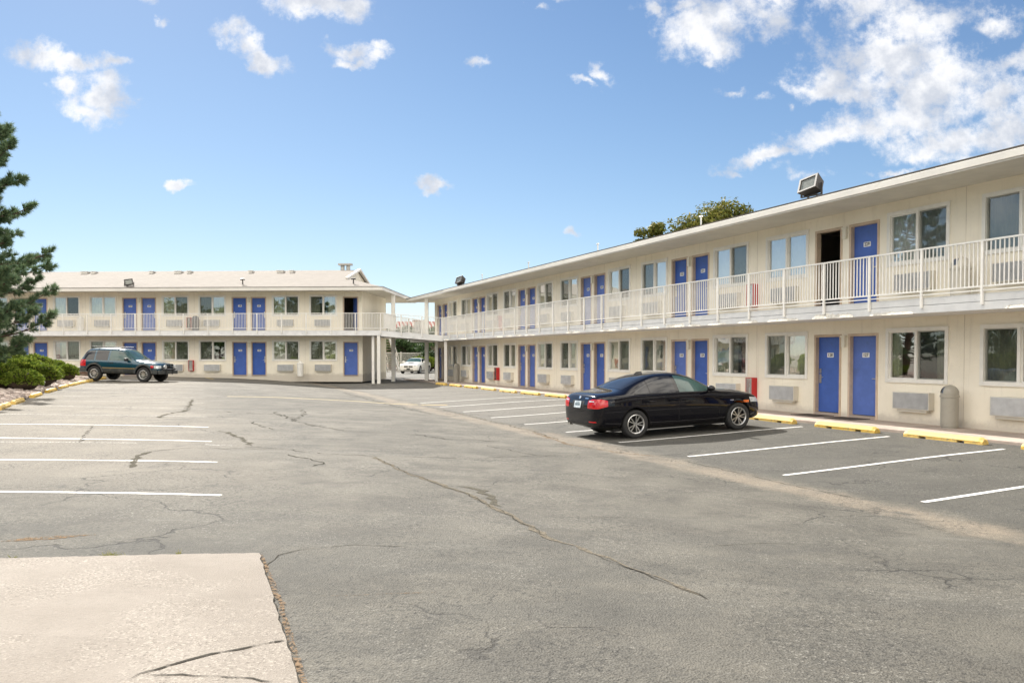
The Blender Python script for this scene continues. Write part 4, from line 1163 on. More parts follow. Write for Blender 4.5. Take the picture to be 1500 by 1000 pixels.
# ------------------------------------------------------------------ vehicles
def paint(name, col, flake=.0, rough=.22, dust=.22, coat=1.0, spec=.5):
    m, nt, out = new_mat(name); b = NB(nt); p = b.n('ShaderNodeBsdfPrincipled'); b.l(p.outputs[0], out.inputs[0])
    co = b.coord(); c = b.mix(b.sstep(b.noise(co, 3, 5, .6), .4, .8, 0, .18), col, tuple(min(1, x*1.25+.002) for x in col))
    # road dust low on the body
    sx = b.n('ShaderNodeSeparateXYZ'); b.l(co, sx.inputs[0])
    dz = b.math('ADD', sx.outputs[2], b.math('MULTIPLY', b.noise(co, 5, 5, .7), .25))
    c = b.mix(b.sstep(dz, .35, .60, dust, 0), c, (.20,.17,.14))
    b.l(c, p.inputs['Base Color']); p.inputs['Roughness'].default_value = rough; p.inputs['Metallic'].default_value = flake
    p.inputs['Coat Weight'].default_value = coat; p.inputs['Coat Roughness'].default_value = .02; p.inputs['Specular IOR Level'].default_value = spec
    return m
def tinted(name, col, rough=.015):
    m, nt, out = new_mat(name); b = NB(nt); p = b.n('ShaderNodeBsdfPrincipled'); b.l(p.outputs[0], out.inputs[0])
    c = b.mix(b.sstep(b.noise(b.coord(), 2.2, 4, .6), .4, .7), col, tuple(x*.55 for x in col))
    b.l(c, p.inputs['Base Color']); p.inputs['Roughness'].default_value = rough; p.inputs['IOR'].default_value = 1.5
    p.inputs['Coat Weight'].default_value = .0; p.inputs['Coat Roughness'].default_value = .01
    return m
M['black_paint'] = paint('black_car_paint', (.003,.003,.006), 0, .12, .02, .8, .05)
M['green_paint'] = paint('dark_teal_paint', (.006,.052,.086), .2, .25, .15, .8, .3)
M['white_paint'] = paint('white_car_paint', (.72,.70,.64), 0, .3)
M['tint'] = tinted('tinted_car_glass', (.012,.014,.02))
M['clear_tint'] = tinted('clear_car_glass', (.05,.10,.095))
M['rubber'] = surf('tyre_rubber', (.022,.022,.022), .8, var=.2, bump=.3, bscale=60)
M['rim'] = surf('alloy_rim', (.62,.62,.61), .28, .9, var=.06)
M['wheel_dark'] = surf('wheel_well', (.012,.012,.012), .9, var=.1)
M['trimblack'] = surf('black_trim', (.015,.015,.016), .5, var=.1)
M['cladding'] = surf('grey_cladding', (.045,.05,.05), .6, var=.15, dirt=(.16,.14,.11), dscale=4, lo=.5, hi=.75)
M['gold'] = surf('bronze_stripe', (.36,.27,.13), .4, .4, var=.1)
M['tail'] = surf('tail_lamp_red', (.46,.006,.010), .12, var=.2, vscale=9, spec=.5, coat=.5)
M['amber'] = surf('amber_marker', (.75,.16,.02), .15, var=.1, coat=1)
M['headlamp'] = surf('headlamp_lens', (.60,.62,.62), .1, .2, var=.15, vscale=14, coat=1)
M['plateblue'] = surf('licence_plate', (.55,.62,.66), .4, var=.2, vscale=12)

def body_mesh(tab, mat, arches, cap_rows=True, sub=2, crease=None, hipk=1.0):
    """closed car body lofted from (x, zb, w, zbelt, wbelt, wg, zg, ztop) stations"""
    bm = bmesh.new(); rings = []
    for x, zb, w, zbe, wb, wg, zg, zt in tab:
        mid = zb+(zbe-zb)*.42; hip = zb+(zbe-zb)*.72
        row = [(0,zb),(w*.84,zb),(w*.955,zb+min(.09,(zbe-zb)*.18)),(w*.985,mid),(w,hip),(wb+ (w-wb)*.35,zbe-.03),(wb-.012,zbe+.012),(wg,zg),(wg*.58,zg+(zt-zg)*.78),(0,zt)]
        full = row + [(-y, z) for y, z in row[-2:0:-1]]
        rings.append([bm.verts.new((x, y, z)) for y, z in full])
    n = len(rings[0])
    for a, b in zip(rings, rings[1:]):
        for k in range(n): bm.faces.new((a[k], a[(k+1) % n], b[(k+1) % n], b[k]))
    for rg in (rings[0], rings[-1]):
        # quads across the end cap
        h = n//2
        for k in range(h):
            i0, i1, j1, j0 = k, k+1, (n-k-1) % n, (n-k) % n
            ids = []
            for q in (i0, i1, j1, j0):
                if q not in ids: ids.append(q)
            if len(ids) >= 3: bm.faces.new([rg[q] for q in ids])
    bmesh.ops.recalc_face_normals(bm, faces=bm.faces)
    me = bpy.data.meshes.new('body_cage'); bm.to_mesh(me); bm.free()
    o = bpy.data.objects.new('body_cage', me); COL.objects.link(o); me.materials.append(mat)
    s = o.modifiers.new('s', 'SUBSURF'); s.levels = sub; s.render_levels = sub
    cut = MB()
    for ax, az, ar, w in arches:
        for sgn in (-1, 1):
            cut.lathe([(ar, sgn*(w-.34)), (ar, sgn*(w+.4))], 40, 'y', Matrix.Translation((ax, 0, az)))
    cm = cut.mesh('cut', M['wheel_dark']); co = bpy.data.objects.new('cut', cm); COL.objects.link(co)
    bo = o.modifiers.new('b', 'BOOLEAN'); bo.operation = 'DIFFERENCE'; bo.object = co; bo.solver = 'EXACT'
    try: bo.material_mode = 'TRANSFER'
    except Exception: pass
    dg = bpy.context.evaluated_depsgraph_get()
    res = bpy.data.meshes.new_from_object(o.evaluated_get(dg)); res.name = 'body'
    bpy.data.objects.remove(o); bpy.data.objects.remove(co)
    bm = bmesh.new(); bm.from_mesh(res); tree_ = BVHTree.FromBMesh(bm); bm.free()
    res.polygons.foreach_set('use_smooth', [True]*len(res.polygons)); res.set_sharp_from_angle(angle=R(38))
    return res, tree_

def cast(tree_, o, d):
    h = tree_.ray_cast(Vector(o), Vector(d).normalized())
    return (h[0], h[1]) if h[0] else None
def grid_patch(name, tree_, fn, nu, nv, mat, parent, offs=.003, thick=0, keep=None):
    """fn(u, v) -> (origin, direction); patch conformed to the body, standing off by offs"""
    m = MB(); pts = {}
    for j in range(nv+1):
        for i in range(nu+1):
            q = fn(i/nu, j/nv)
            h = cast(tree_, *q) if q else None
            if h:
                nn = h[1]
                if nn.dot(Vector(q[1])) > 0: nn = -nn
                pts[i, j] = len(m.v); m.v.append(tuple(h[0]+nn*offs))
    for j in range(nv):
        for i in range(nu):
            ids = [(i,j),(i+1,j),(i+1,j+1),(i,j+1)]
            if all(k in pts for k in ids):
                P = [Vector(m.v[pts[k]]) for k in ids]
                if max((a-b).length for a in P for b in P) < .5: m.f.append(tuple(pts[k] for k in ids)); m.m.append(0)
    if not m.f: return None
    return m.build(name, mat, parent, smooth=True, fix=False)
def side(sgn, bot, top, x0, x1):
    """between two curves z = bot(x), top(x) seen from the side"""
    def fn(u, v):
        x = x0+(x1-x0)*u; z = bot(x)+(top(x)-bot(x))*v
        return (x, sgn*3, z), (0, -sgn, 0)
    return fn
def tab_fn(tab): return lambda x: lerp_table(x, tab)
def strip(sgn, pts, w):
    """strip along a side-view polyline"""
    P = [Vector((a, b)) for a, b in pts]
    L = [0]
    for a, b in zip(P, P[1:]): L.append(L[-1]+(b-a).length)
    def fn(u, v):
        t = u*L[-1]
        for i in range(len(P)-1):
            if t <= L[i+1]+1e-9:
                q = P[i].lerp(P[i+1], (t-L[i])/max(1e-6, L[i+1]-L[i])); d = (P[i+1]-P[i]).normalized(); break
        nn = Vector((-d.y, d.x)); q = q+nn*(v-.5)*w
        return (q.x, sgn*3, q.y), (0, -sgn, 0)
    return fn
def make_wheel(parent, x, y, z, r, w, rr, spokes, sgn, twin=True, steer=0, spoke_w=.035, rimmat='rim'):
    T = Matrix.Translation((x, y, z)) @ Matrix.Rotation(steer, 4, 'Z')
    m = MB(); h = w/2
    prof = [(rr*.98,-h*.86),(rr*1.05,-h*.98),(r*.9,-h),(r*.965,-h*.88),(r,-h*.62),(r,h*.62),(r*.965,h*.88),(r*.9,h),(rr*1.05,h*.98),(rr*.98,h*.86)]
    m.lathe(prof, 40, 'y', None, cap=False)
    o = m.build('wheel', M['rubber'], parent, smooth=True); o.matrix_local = T
    d = MB(); d.lathe([(.01, sgn*h*.1),(rr*.97, sgn*h*.1)], 32, 'y', None, cap=False); d.lathe([(rr*.97, -h*.8),(rr*.97, h*.8)], 32, 'y', None, cap=False)
    d.build('wheel_disc', M['wheel_dark'], o)
    q = MB(); f = sgn*h
    q.lathe([(rr*.99,f*.80),(rr*1.02,f*.93),(rr*.97,f*.97),(rr*.90,f*.86),(rr*.89,f*.55)], 40, 'y', None, cap=False)
    q.lathe([(.01,f*.80),(rr*.16,f*.78),(rr*.19,f*.66),(rr*.2,f*.4)], 20, 'y', None, cap=False)
    for k in range(spokes):
        a = 6.283*k/spokes
        for da in ((-.23,.23) if twin else (0,)):
            a0 = a+da*.45; a1 = a+da
            p0 = Vector((rr*.14*math.cos(a0), f*.68, rr*.14*math.sin(a0))); p1 = Vector((rr*.93*math.cos(a1), f*.78, rr*.93*math.sin(a1)))
            q.bar(p0, p1, spoke_w*.7, spoke_w, up=(0,1,0))
    q.build('rim', M[rimmat], o, smooth=False)
    return o
def put_vehicle(t, loc, head, pitch=0, roll=0):
    t.rotation_mode = 'XYZ'; t.location = loc
    t.matrix_world = Matrix.Translation(loc) @ Matrix.Rotation(head, 4, 'Z') @ Matrix.Rotation(-pitch, 4, 'Y') @ Matrix.Rotation(roll, 4, 'X')

# ---- black sedan
sed = thing('parked_car', 'shiny black four door sedan parked nose to the right motel wing', 'car')
ST = [
 (0.00,.34,.58,.70,.56,.46,.73,.75),
 (0.035,.30,.74,.80,.71,.60,.86,.88),
 (0.11,.265,.835,.90,.80,.66,.985,1.005),
 (0.28,.24,.880,.94,.845,.70,1.015,1.04),
 (0.52,.22,.900,.955,.865,.71,1.035,1.06),
 (0.72,.21,.906,.96,.872,.70,1.060,1.085),
 (0.96,.20,.908,.96,.872,.665,1.165,1.195),
 (1.30,.19,.906,.957,.870,.62,1.290,1.330),
 (1.66,.185,.904,.953,.868,.59,1.365,1.408),
 (2.05,.18,.902,.948,.866,.58,1.380,1.427),
 (2.38,.18,.902,.942,.864,.585,1.352,1.402),
 (2.68,.18,.902,.934,.862,.61,1.268,1.310),
 (2.96,.18,.904,.925,.860,.655,1.120,1.155),
 (3.18,.185,.905,.912,.852,.70,.995,1.03),
 (3.36,.19,.905,.898,.845,.71,.955,.985),
 (3.55,.19,.905,.890,.842,.71,.945,.975),
 (3.90,.195,.898,.855,.825,.68,.905,.935),
 (4.20,.20,.868,.810,.780,.63,.855,.88),
 (4.40,.22,.790,.740,.700,.56,.775,.80),
 (4.50,.25,.66,.64,.58,.46,.67,.69),
 (4.54,.31,.50,.55,.45,.36,.57,.59)]
RAX, FAX, TR = .985, 3.745, .318
bme, bt = body_mesh(ST, M['black_paint'], [(RAX,.325,.365,.905),(FAX,.325,.365,.905)], sub=3)
link('body', bme, sed)
top = tab_fn([(.98,.985),(1.05,1.06),(1.20,1.165),(1.42,1.265),(1.66,1.322),(2.0,1.340),(2.28,1.325),(2.52,1.275),(2.75,1.175),(2.94,1.065),(3.10,.955)])
bot = tab_fn([(.98,.980),(1.5,.982),(2.3,.968),(3.10,.950)])
for sgn in (-1, 1):
    for a, b, mt in ((1.0,1.36,'tint'),(1.39,2.06,'tint'),(2.15,3.08,'clear_tint')):
        grid_patch('side_window', bt, side(sgn, bot, top, a, b), 24, 8, M[mt], sed, .004)
    # black frame around the side glass
    fr_ = strip(sgn, [(.97,.968),(1.5,.970),(2.3,.957),(3.12,.938)], .018); grid_patch('window_trim', bt, fr_, 40, 1, M['trimblack'], sed, .006)
    for pts in ([(2.105,.30),(2.108,.62),(2.102,.95)], [(3.20,.40),(3.22,.62),(3.14,.93)], [(1.30,.62),(1.34,.78),(1.26,.96)]):
        grid_patch('door_seam', bt, strip(sgn, pts, .007), 24, 1, M['wheel_dark'], sed, .0015)
    grid_patch('door_seam', bt, strip(sgn, [(1.40,.295),(3.19,.285)], .007), 30, 1, M['wheel_dark'], sed, .0015)
    for x in (1.42, 2.28):
        h = cast(bt, (x, sgn*3, .80), (0,-sgn,0))[0]; q = MB(); q.box(x-.10, x+.10, h.y-.012, h.y+.022, .79, .815)
        q.build('door_handle', M['black_paint'], sed, bevel=.008)
    # mirrors
    q = MB(); c = Vector((2.90, sgn*1.0, 1.02)); prof = []
    for i in range(9):
        a = math.pi*i/8; prof.append((max(.004, math.sin(a)*.072), -math.cos(a)*.115))
    q.lathe(prof, 18, 'y', Matrix.Translation(c) @ Matrix.Diagonal((1.15,1,.95,1))); q.bar((2.92, sgn*.84, .965), (2.92, sgn*.93, .99), .05, .03)
    q.build('door_mirror', M['black_paint'], sed, smooth=True)
    # lamps
    def tail(u, v, sgn=sgn):
        a = R(7)+R(58)*u; z0 = .70 + (.05*(u-.6)/.4 if u > .6 else 0); z1 = .87 + .035*min(1, u/.3) - (.03*(u-.75)/.25 if u > .75 else 0)
        c = Vector((.52, sgn*.40, z0+(z1-z0)*v)); d = Vector((-math.cos(a), sgn*math.sin(a), 0)); return c+d*2.5, -d
    grid_patch('tail_lamp', bt, tail, 24, 8, M['tail'], sed, .005)
    def tailw(u, v, sgn=sgn):
        a = R(12)+R(20)*u; c = Vector((.52, sgn*.40, .845+.022*v)); d = Vector((-math.cos(a), sgn*math.sin(a), 0)); return c+d*2.5, -d
    grid_patch('tail_lamp_lens', bt, tailw, 8, 2, M['headlamp'], sed, .008)
    def headl(u, v, sgn=sgn):
        a = R(16)+R(40)*u; z0 = .61+.03*u; z1 = .705+.05*u; c = Vector((3.75, sgn*.35, z0+(z1-z0)*v)); d = Vector((math.cos(a), sgn*math.sin(a), 0)); return c+d*2.5, -d
    grid_patch('headlight', bt, headl, 16, 6, M['headlamp'], sed, .005)
    def mark(u, v, sgn=sgn):
        a = R(60)+R(16)*u; c = Vector((3.75, sgn*.35, .635+.055*v)); d = Vector((math.cos(a), sgn*math.sin(a), 0)); return c+d*2.5, -d
    grid_patch('side_marker', bt, mark, 6, 3, M['amber'], sed, .006)
    grid_patch('rear_reflector', bt, lambda u, v, s=sgn: ((-2, s*(.50+.24*u), .395+.025*v), (1,0,0)), 8, 1, M['tail'], sed, .004)
    grid_patch('side_sill', bt, side(sgn, lambda x: .215, lambda x: .255, 1.42, 3.36), 30, 1, M['trimblack'], sed, .004)
    # polished edge of the door sill
    grid_patch('sill_highlight', bt, strip(sgn, [(1.42,.335),(3.36,.325)], .012), 30, 1, M['black_paint'], sed, .007)
    grid_patch('body_crease', bt, strip(sgn, [(.62,.815),(1.6,.815),(2.6,.795),(3.45,.765),(3.95,.73)], .016), 60, 2, M['black_paint'], sed, .007)
    # small badge on the front wing
    grid_patch('wing_badge', bt, side(sgn, lambda x: .70, lambda x: .722, 3.50, 3.60), 4, 1, M['chrome'], sed, .005)
def screen_fn(xb, zb_, xt, zt, wb, wt, crown=0):
    A = Vector((xb,0,zb_)); B = Vector((xt,0,zt)); n = Vector((-(B.z-A.z), 0, B.x-A.x)).normalized()
    if n.z < 0: n = -n
    def fn(u, v):
        p = A.lerp(B, v); y = (u*2-1)*(wb+(wt-wb)*v); p = p + (B-A).normalized()*(-crown*(1-(2*u-1)**2) if False else 0)
        return Vector((p.x, y, p.z))+n*1.5, -n
    return fn
grid_patch('rear_window', bt, screen_fn(.76,1.090,1.52,1.375,.65,.53), 20, 12, M['tint'], sed, .004)
grid_patch('windscreen', bt, screen_fn(3.14,1.03,2.43,1.39,.68,.53), 20, 12, M['tint'], sed, .004)
# boot lid: seams, plate recess, plate, badge
grid_patch('boot_seam', bt, lambda u, v: ((-2, -.52+1.04*u, .665+.008*v), (1,0,0)), 20, 1, M['wheel_dark'], sed, .002)
grid_patch('plate_recess', bt, lambda u, v: ((-2, -.285+.57*u, .69+.165*v), (1,0,0)), 10, 4, M['trimblack'], sed, .003)
h = cast(bt, (-2,0,.77), (1,0,0))[0]
q = MB(); T = Matrix.Translation((h.x-.006,0,.775)) @ Matrix.Rotation(R(14), 4, 'Y'); q.box(-.006, .0, -.155, .155, -.077, .077, T); q.mi = 1
rr = random.Random(2)
for k in range(6): y = .10-.04*k; q.box(-.0085, -.0065, y-.012-.004*rr.random(), y+.010, -.028, .030, T)
q.box(-.0085, -.0065, -.08, .08, .048, .060, T)
q.build('licence_plate', [M['plateblue'], surf('plate_ink', (.06,.11,.14), .5)], sed)
h = cast(bt, (-2,0,.925), (1,0,0))[0]; q = MB(); T = Matrix.Translation((h.x,0,.925)) @ Matrix.Rotation(R(20), 4, 'Y')
q.lathe([(.001,-.008),(.032,-.008),(.040,-.004),(.040,.004)], 24, mat=T @ Matrix.Rotation(R(90), 4, 'Y')); q.build('round_badge', M['chrome'], sed)
grid_patch('boot_lettering', bt, lambda u, v: ((-2, -.42+.15*u, .905+.022*v), (1,0,0)), 8, 1, M['chrome'], sed, .004)
grid_patch('bumper_crease', bt, lambda u, v: ((-2, -.70+1.4*u, .625+.012*v), (1,0,0)), 24, 1, M['wheel_dark'], sed, .002)
grid_patch('rear_valance', bt, lambda u, v: ((-2, -.55+1.1*u, .33+.04*v), (1,0,0)), 20, 2, M['trimblack'], sed, .004)
q = MB()
for y in (.50, .58): q.tube([(.02,y,.30),(.30,y,.30)], .034, 12)
q.build('exhaust', M['chrome'], sed, smooth=False)
q = MB(); h = cast(bt, (1.60,0,3), (0,0,-1))[0]
q.raw([(1.46,0,h.z-.01),(1.68,-.035,h.z-.005),(1.68,.035,h.z-.005),(1.54,0,h.z+.05),(1.68,-.012,h.z+.055),(1.68,.012,h.z+.055)], [(0,3,4,1),(0,2,5,3),(3,5,4),(1,4,5,2),(0,1,2)])
q.build('roof_antenna', M['black_paint'], sed)
q = MB(); q.box(.5, 4.0, -.72, .72, .17, .24); q.build('underbody', M['wheel_dark'], sed)
for ax in (RAX, FAX):
    for sgn in (-1, 1): make_wheel(sed, ax, sgn*.775, TR, TR, .225, .212, 5, sgn, True, 0, .027)
hd_ = Vector((MI.x, MI.y, 0)); lft = Vector((-MI.y, MI.x, 0))
rw = Vector((2.75, 18.1, 0)); o_ = rw - hd_*RAX + lft*.86
pr = o_ + hd_*RAX; pf = o_ + hd_*FAX
zr_, zf_ = gz(pr.x, pr.y), gz(pf.x, pf.y); pt = math.atan2(zf_-zr_, FAX-RAX)
put_vehicle(sed, Vector((o_.x, o_.y, zr_-math.tan(pt)*RAX)), AN, pt)

# ---- green off-roader
suv = thing('parked_car', 'dark teal green boxy offroader with roof rack and bull bar beside the junipers', 'car')
SV = [
 (0.00,.50,.66,.84,.64,.56,.92,.94),
 (0.05,.46,.80,.98,.785,.66,1.06,1.08),
 (0.20,.42,.855,1.02,.825,.66,1.34,1.39),
 (0.36,.40,.868,1.03,.840,.655,1.56,1.62),
 (0.60,.38,.873,1.03,.848,.65,1.615,1.68),
 (1.30,.37,.875,1.03,.850,.65,1.635,1.70),
 (2.00,.37,.875,1.03,.850,.645,1.63,1.695),
 (2.38,.37,.875,1.02,.848,.645,1.595,1.655),
 (2.72,.37,.875,1.015,.845,.67,1.385,1.43),
 (2.98,.37,.875,1.01,.838,.71,1.18,1.21),
 (3.10,.37,.872,1.00,.830,.72,1.10,1.13),
 (3.45,.38,.868,.98,.820,.70,1.06,1.09),
 (3.95,.40,.860,.94,.805,.68,1.01,1.04),
 (4.28,.43,.840,.88,.775,.64,.945,.97),
 (4.36,.46,.800,.80,.730,.60,.86,.88),
 (4.39,.50,.72,.74,.66,.54,.77,.79)]
SR, SF, STR = .90, 3.59, .375
bme, bt2 = body_mesh(SV, M['green_paint'], [(SR,.40,.44,.875),(SF,.40,.44,.875)], sub=2)
link('body', bme, suv)
t2 = tab_fn([(.25,1.36),(.45,1.52),(.8,1.555),(2.2,1.555),(2.42,1.49),(2.72,1.30),(3.0,1.06)]); b2 = lambda x: 1.055
for sgn in (-1, 1):
    for a, b, mt in ((.30,.86,'tint'),(.95,1.62,'tint'),(1.72,2.92,'clear_tint')):
        grid_patch('side_window', bt2, side(sgn, b2, t2, a, b), 20, 6, M[mt], suv, .004)
    for pts in ([(1.66,.50),(1.67,1.05)], [(2.93,.55),(2.95,1.0)], [(.92,.90),(.90,1.05)]):
        grid_patch('door_seam', bt2, strip(sgn, pts, .01), 16, 1, M['wheel_dark'], suv, .002)
    grid_patch('lower_cladding', bt2, side(sgn, lambda x: .42, lambda x: .64, 1.36, 3.14), 24, 4, M['cladding'], suv, .014)
    grid_patch('stripe', bt2, side(sgn, lambda x: .655, lambda x: .70, 1.36, 3.14), 24, 1, M['gold'], suv, .016)
    for ax in (SR, SF):
        m = MB()
        for k in range(24):
            a = R(5+170*k/24); b = R(5+170*(k+1)/24)
            ring_ = []
            for an in (a, b):
                for rad_ in (.44, .52): ring_.append((ax+rad_*math.cos(an), .40+rad_*math.sin(an)))
            (x0,z0),(x1,z1),(x2,z2),(x3,z3) = ring_
            yy = sgn*.888; m.face([(x0,yy,z0),(x1,yy,z1),(x3,yy,z3),(x2,yy,z2)]); m.face([(x1,yy,z1),(x1,sgn*.80,z1),(x3,sgn*.80,z3),(x3,yy,z3)])
        m.build('wheel_arch', M['cladding'], suv, fix=False)
    q = MB(); q.box(2.66, 2.78, sgn*.90-.10*(sgn>0)-.08*(sgn<0)+(.0), sgn*.90+.18*(sgn>0)-.0*(sgn<0)+(-.0), 1.05, 1.20) if False else q.box(2.66, 2.80, min(sgn*.86, sgn*1.06), max(sgn*.86, sgn*1.06), 1.04, 1.19)
    q.build('door_mirror', M['trimblack'], suv, bevel=.025)
    for x in (1.05, 1.86):
        h = cast(bt2, (x, sgn*3, .93), (0,-sgn,0))[0]; q = MB(); q.box(x-.10, x+.10, h.y-.01, h.y+.02, .915, .95); q.build('door_handle', M['trimblack'], suv)
    def tl(u, v, sgn=sgn):
        a = R(30)+R(58)*u; c = Vector((.45, sgn*.45, .74+.33*v)); d = Vector((-math.cos(a), sgn*math.sin(a), 0)); return c+d*2.5, -d
    grid_patch('tail_lamp', bt2, tl, 10, 8, M['tail'], suv, .006)
    def hl(u, v, sgn=sgn):
        a = R(14)+R(44)*u; c = Vector((3.9, sgn*.42, .70+.15*v)); d = Vector((math.cos(a), sgn*math.sin(a), 0)); return c+d*2, -d
    grid_patch('headlight', bt2, hl, 12, 5, M['headlamp'], suv, .006)
    def mk(u, v, sgn=sgn):
        a = R(60)+R(20)*u; c = Vector((3.9, sgn*.42, .72+.13*v)); d = Vector((math.cos(a), sgn*math.sin(a), 0)); return c+d*2, -d
    grid_patch('side_marker', bt2, mk, 6, 4, M['tail'], suv, .007)
grid_patch('windscreen', bt2, screen_fn(3.05,1.12,2.42,1.62,.71,.60), 16, 10, M['clear_tint'], suv, .005)
grid_patch('rear_window', bt2, screen_fn(.10,1.12,.34,1.56,.62,.58), 12, 8, M['tint'], suv, .005)
grid_patch('grille', bt2, lambda u, v: ((7, -.33+.66*u, .70+.15*v), (-1,0,0)), 10, 4, M['trimblack'], suv, .006)
q = MB(); q.box(4.36, 4.50, -.84, .84, .42, .62); q.box(4.10, 4.36, -.89, -.85, .42, .64); q.box(4.10, 4.36, .85, .89, .42, .64); q.box(-.07, .04, -.82, .82, .44, .66); q.box(.04, .42, -.89, -.85, .44, .66); q.box(.04, .42, .85, .89, .44, .66)
q.build('bumper', M['cladding'], suv, bevel=.02)
q = MB()
for y in (-.30, .30): q.tube([(4.50,y,.40),(4.52,y,.62),(4.48,y,.92)], .03, 8)
q.tube([(4.47,-.62,.70),(4.50,-.30,.92),(4.50,.30,.92),(4.47,.62,.70)], .03, 8); q.tube([(4.51,-.62,.66),(4.51,.62,.66)], .03, 8); q.build('bull_bar', M['trimblack'], suv)
for y in (-.45, .45):
    q = MB(); q.lathe([(.02,-.05),(.085,-.03),(.10,.05),(.001,.055)], 18, mat=Matrix.Translation((4.53,y,.80)) @ Matrix.Rotation(R(90), 4, 'Y')); q.build('fog_lamp', M['headlamp'], suv)
q = MB()
for sgn in (-1, 1):
    q.tube([(.55,sgn*.60,1.67),(.62,sgn*.60,1.735),(2.15,sgn*.60,1.745),(2.28,sgn*.60,1.67)], .02, 8)
for x in (.85, 1.95): q.bar((x,-.60,1.74), (x,.60,1.74), .04, .025)
q.build('roof_rack', M['trimblack'], suv)
q = MB(); q.box(.4, 4.0, -.65, .65, .36, .46); q.tube([(SR,-.6,.375),(SR,.6,.375)], .05); q.tube([(SF,-.6,.375),(SF,.6,.375)], .05); q.build('underbody', M['wheel_dark'], suv)
for ax in (SR, SF):
    for sgn in (-1, 1): make_wheel(suv, ax, sgn*.755, STR, STR, .24, .225, 10, sgn, False, 0, .05)
r_ = ray(137.4, 545.5); prw = r_*(41.9/r_.y); r_ = ray(209.9, 550); pfw = r_*(41.55/r_.y)
hd2 = Vector((pfw.x-prw.x, pfw.y-prw.y, 0)).normalized(); lf2 = Vector((-hd2.y, hd2.x, 0))
o2 = Vector((prw.x, prw.y, 0)) - hd2*SR + lf2*.86
pf = o2 + hd2*SF; zf_ = gz(pf.x, pf.y); zr_ = zf_ + .07; pt = math.atan2(zf_-zr_, SF-SR)
put_vehicle(suv, Vector((o2.x, o2.y, zr_-math.tan(pt)*SR)), math.atan2(hd2.y, hd2.x), pt)

# ---- white sedan beyond the passage
wc = thing('parked_car', 'white muscular sedan facing the passage under the elevated walkway', 'car')
SC = [
 (0.00,.34,.62,.76,.60,.50,.80,.82),(0.05,.28,.82,.92,.79,.66,.98,1.0),(0.30,.24,.91,1.0,.87,.72,1.06,1.085),(0.80,.22,.94,1.02,.90,.72,1.09,1.115),
 (1.25,.20,.945,1.02,.905,.66,1.25,1.28),(1.75,.20,.945,1.02,.905,.62,1.41,1.45),(2.30,.20,.945,1.01,.905,.61,1.44,1.485),(2.80,.20,.945,1.0,.90,.63,1.38,1.42),
 (3.20,.20,.945,.99,.895,.68,1.19,1.22),(3.45,.20,.945,.98,.89,.74,1.05,1.075),(3.9,.20,.94,.96,.88,.74,1.0,1.03),(4.5,.21,.925,.90,.85,.72,.93,.96),
 (4.85,.22,.885,.84,.81,.70,.87,.895),(4.97,.24,.80,.78,.74,.64,.82,.84),(5.02,.30,.66,.70,.62,.54,.74,.76)]
bme, bt3 = body_mesh(SC, M['white_paint'], [(1.05,.36,.40,.945),(4.10,.36,.40,.945)], sub=2)
link('body', bme, wc)
t3 = tab_fn([(1.1,1.05),(1.5,1.27),(2.0,1.375),(2.6,1.37),(2.95,1.22),(3.3,1.03)]); b3 = lambda x: 1.035
for sgn in (-1, 1):
    for a, b in ((1.2,2.1),(2.2,3.2)): grid_patch('side_window', bt3, side(sgn, b3, t3, a, b), 16, 6, M['tint'], wc, .004)
    q = MB(); q.box(3.02, 3.18, min(sgn*.90, sgn*1.12), max(sgn*.90, sgn*1.12), 1.02, 1.16); q.build('door_mirror', M['white_paint'], wc, bevel=.03)
    grid_patch('headlight', bt3, lambda u, v, s=sgn: ((8, s*(.52+.24*u), .655+.10*v), (-1,0,0)), 8, 4, M['headlamp'], wc, .006)
    for z0 in (.56, .655): grid_patch('grille', bt3, lambda u, v, s=sgn, z0=z0: ((8, s*(.035+.38*u), z0+.075*v), (-1,0,0)), 8, 3, M['trimblack'], wc, .006)
grid_patch('windscreen', bt3, screen_fn(3.42,1.07,2.72,1.42,.74,.60), 16, 10, M['clear_tint'], wc, .005)
q = MB(); h = cast(bt3, (8,0,.44), (-1,0,0))[0]; q.box(h.x-.002, h.x+.02, -.16, .16, .38, .50); q.build('plate_holder', M['trimblack'], wc)
grid_patch('lower_intake', bt3, lambda u, v: ((8, -.45+.9*u, .33+.05*v), (-1,0,0)), 10, 2, M['trimblack'], wc, .006)
q = MB(); h = cast(bt3, (4.05,0,3), (0,0,-1))[0]; q.box(3.85, 4.25, -.22, .22, h.z-.01, h.z+.035); q.build('bonnet_scoop', M['trimblack'], wc, bevel=.02)
for ax in (1.05, 4.10):
    for sgn in (-1, 1): make_wheel(wc, ax, sgn*.80, .36, .36, .24, .24, 5, sgn, True, 0, .05)
r_ = ray(599, 545); pc = r_*(76/r_.y); ha = math.atan2(-.985, -.16)
hv = Vector((math.cos(ha), math.sin(ha), 0)); oc = Vector((pc.x, pc.y, 0)) - hv*4.8
put_vehicle(wc, Vector((oc.x, oc.y, gz(pc.x, pc.y))), ha)

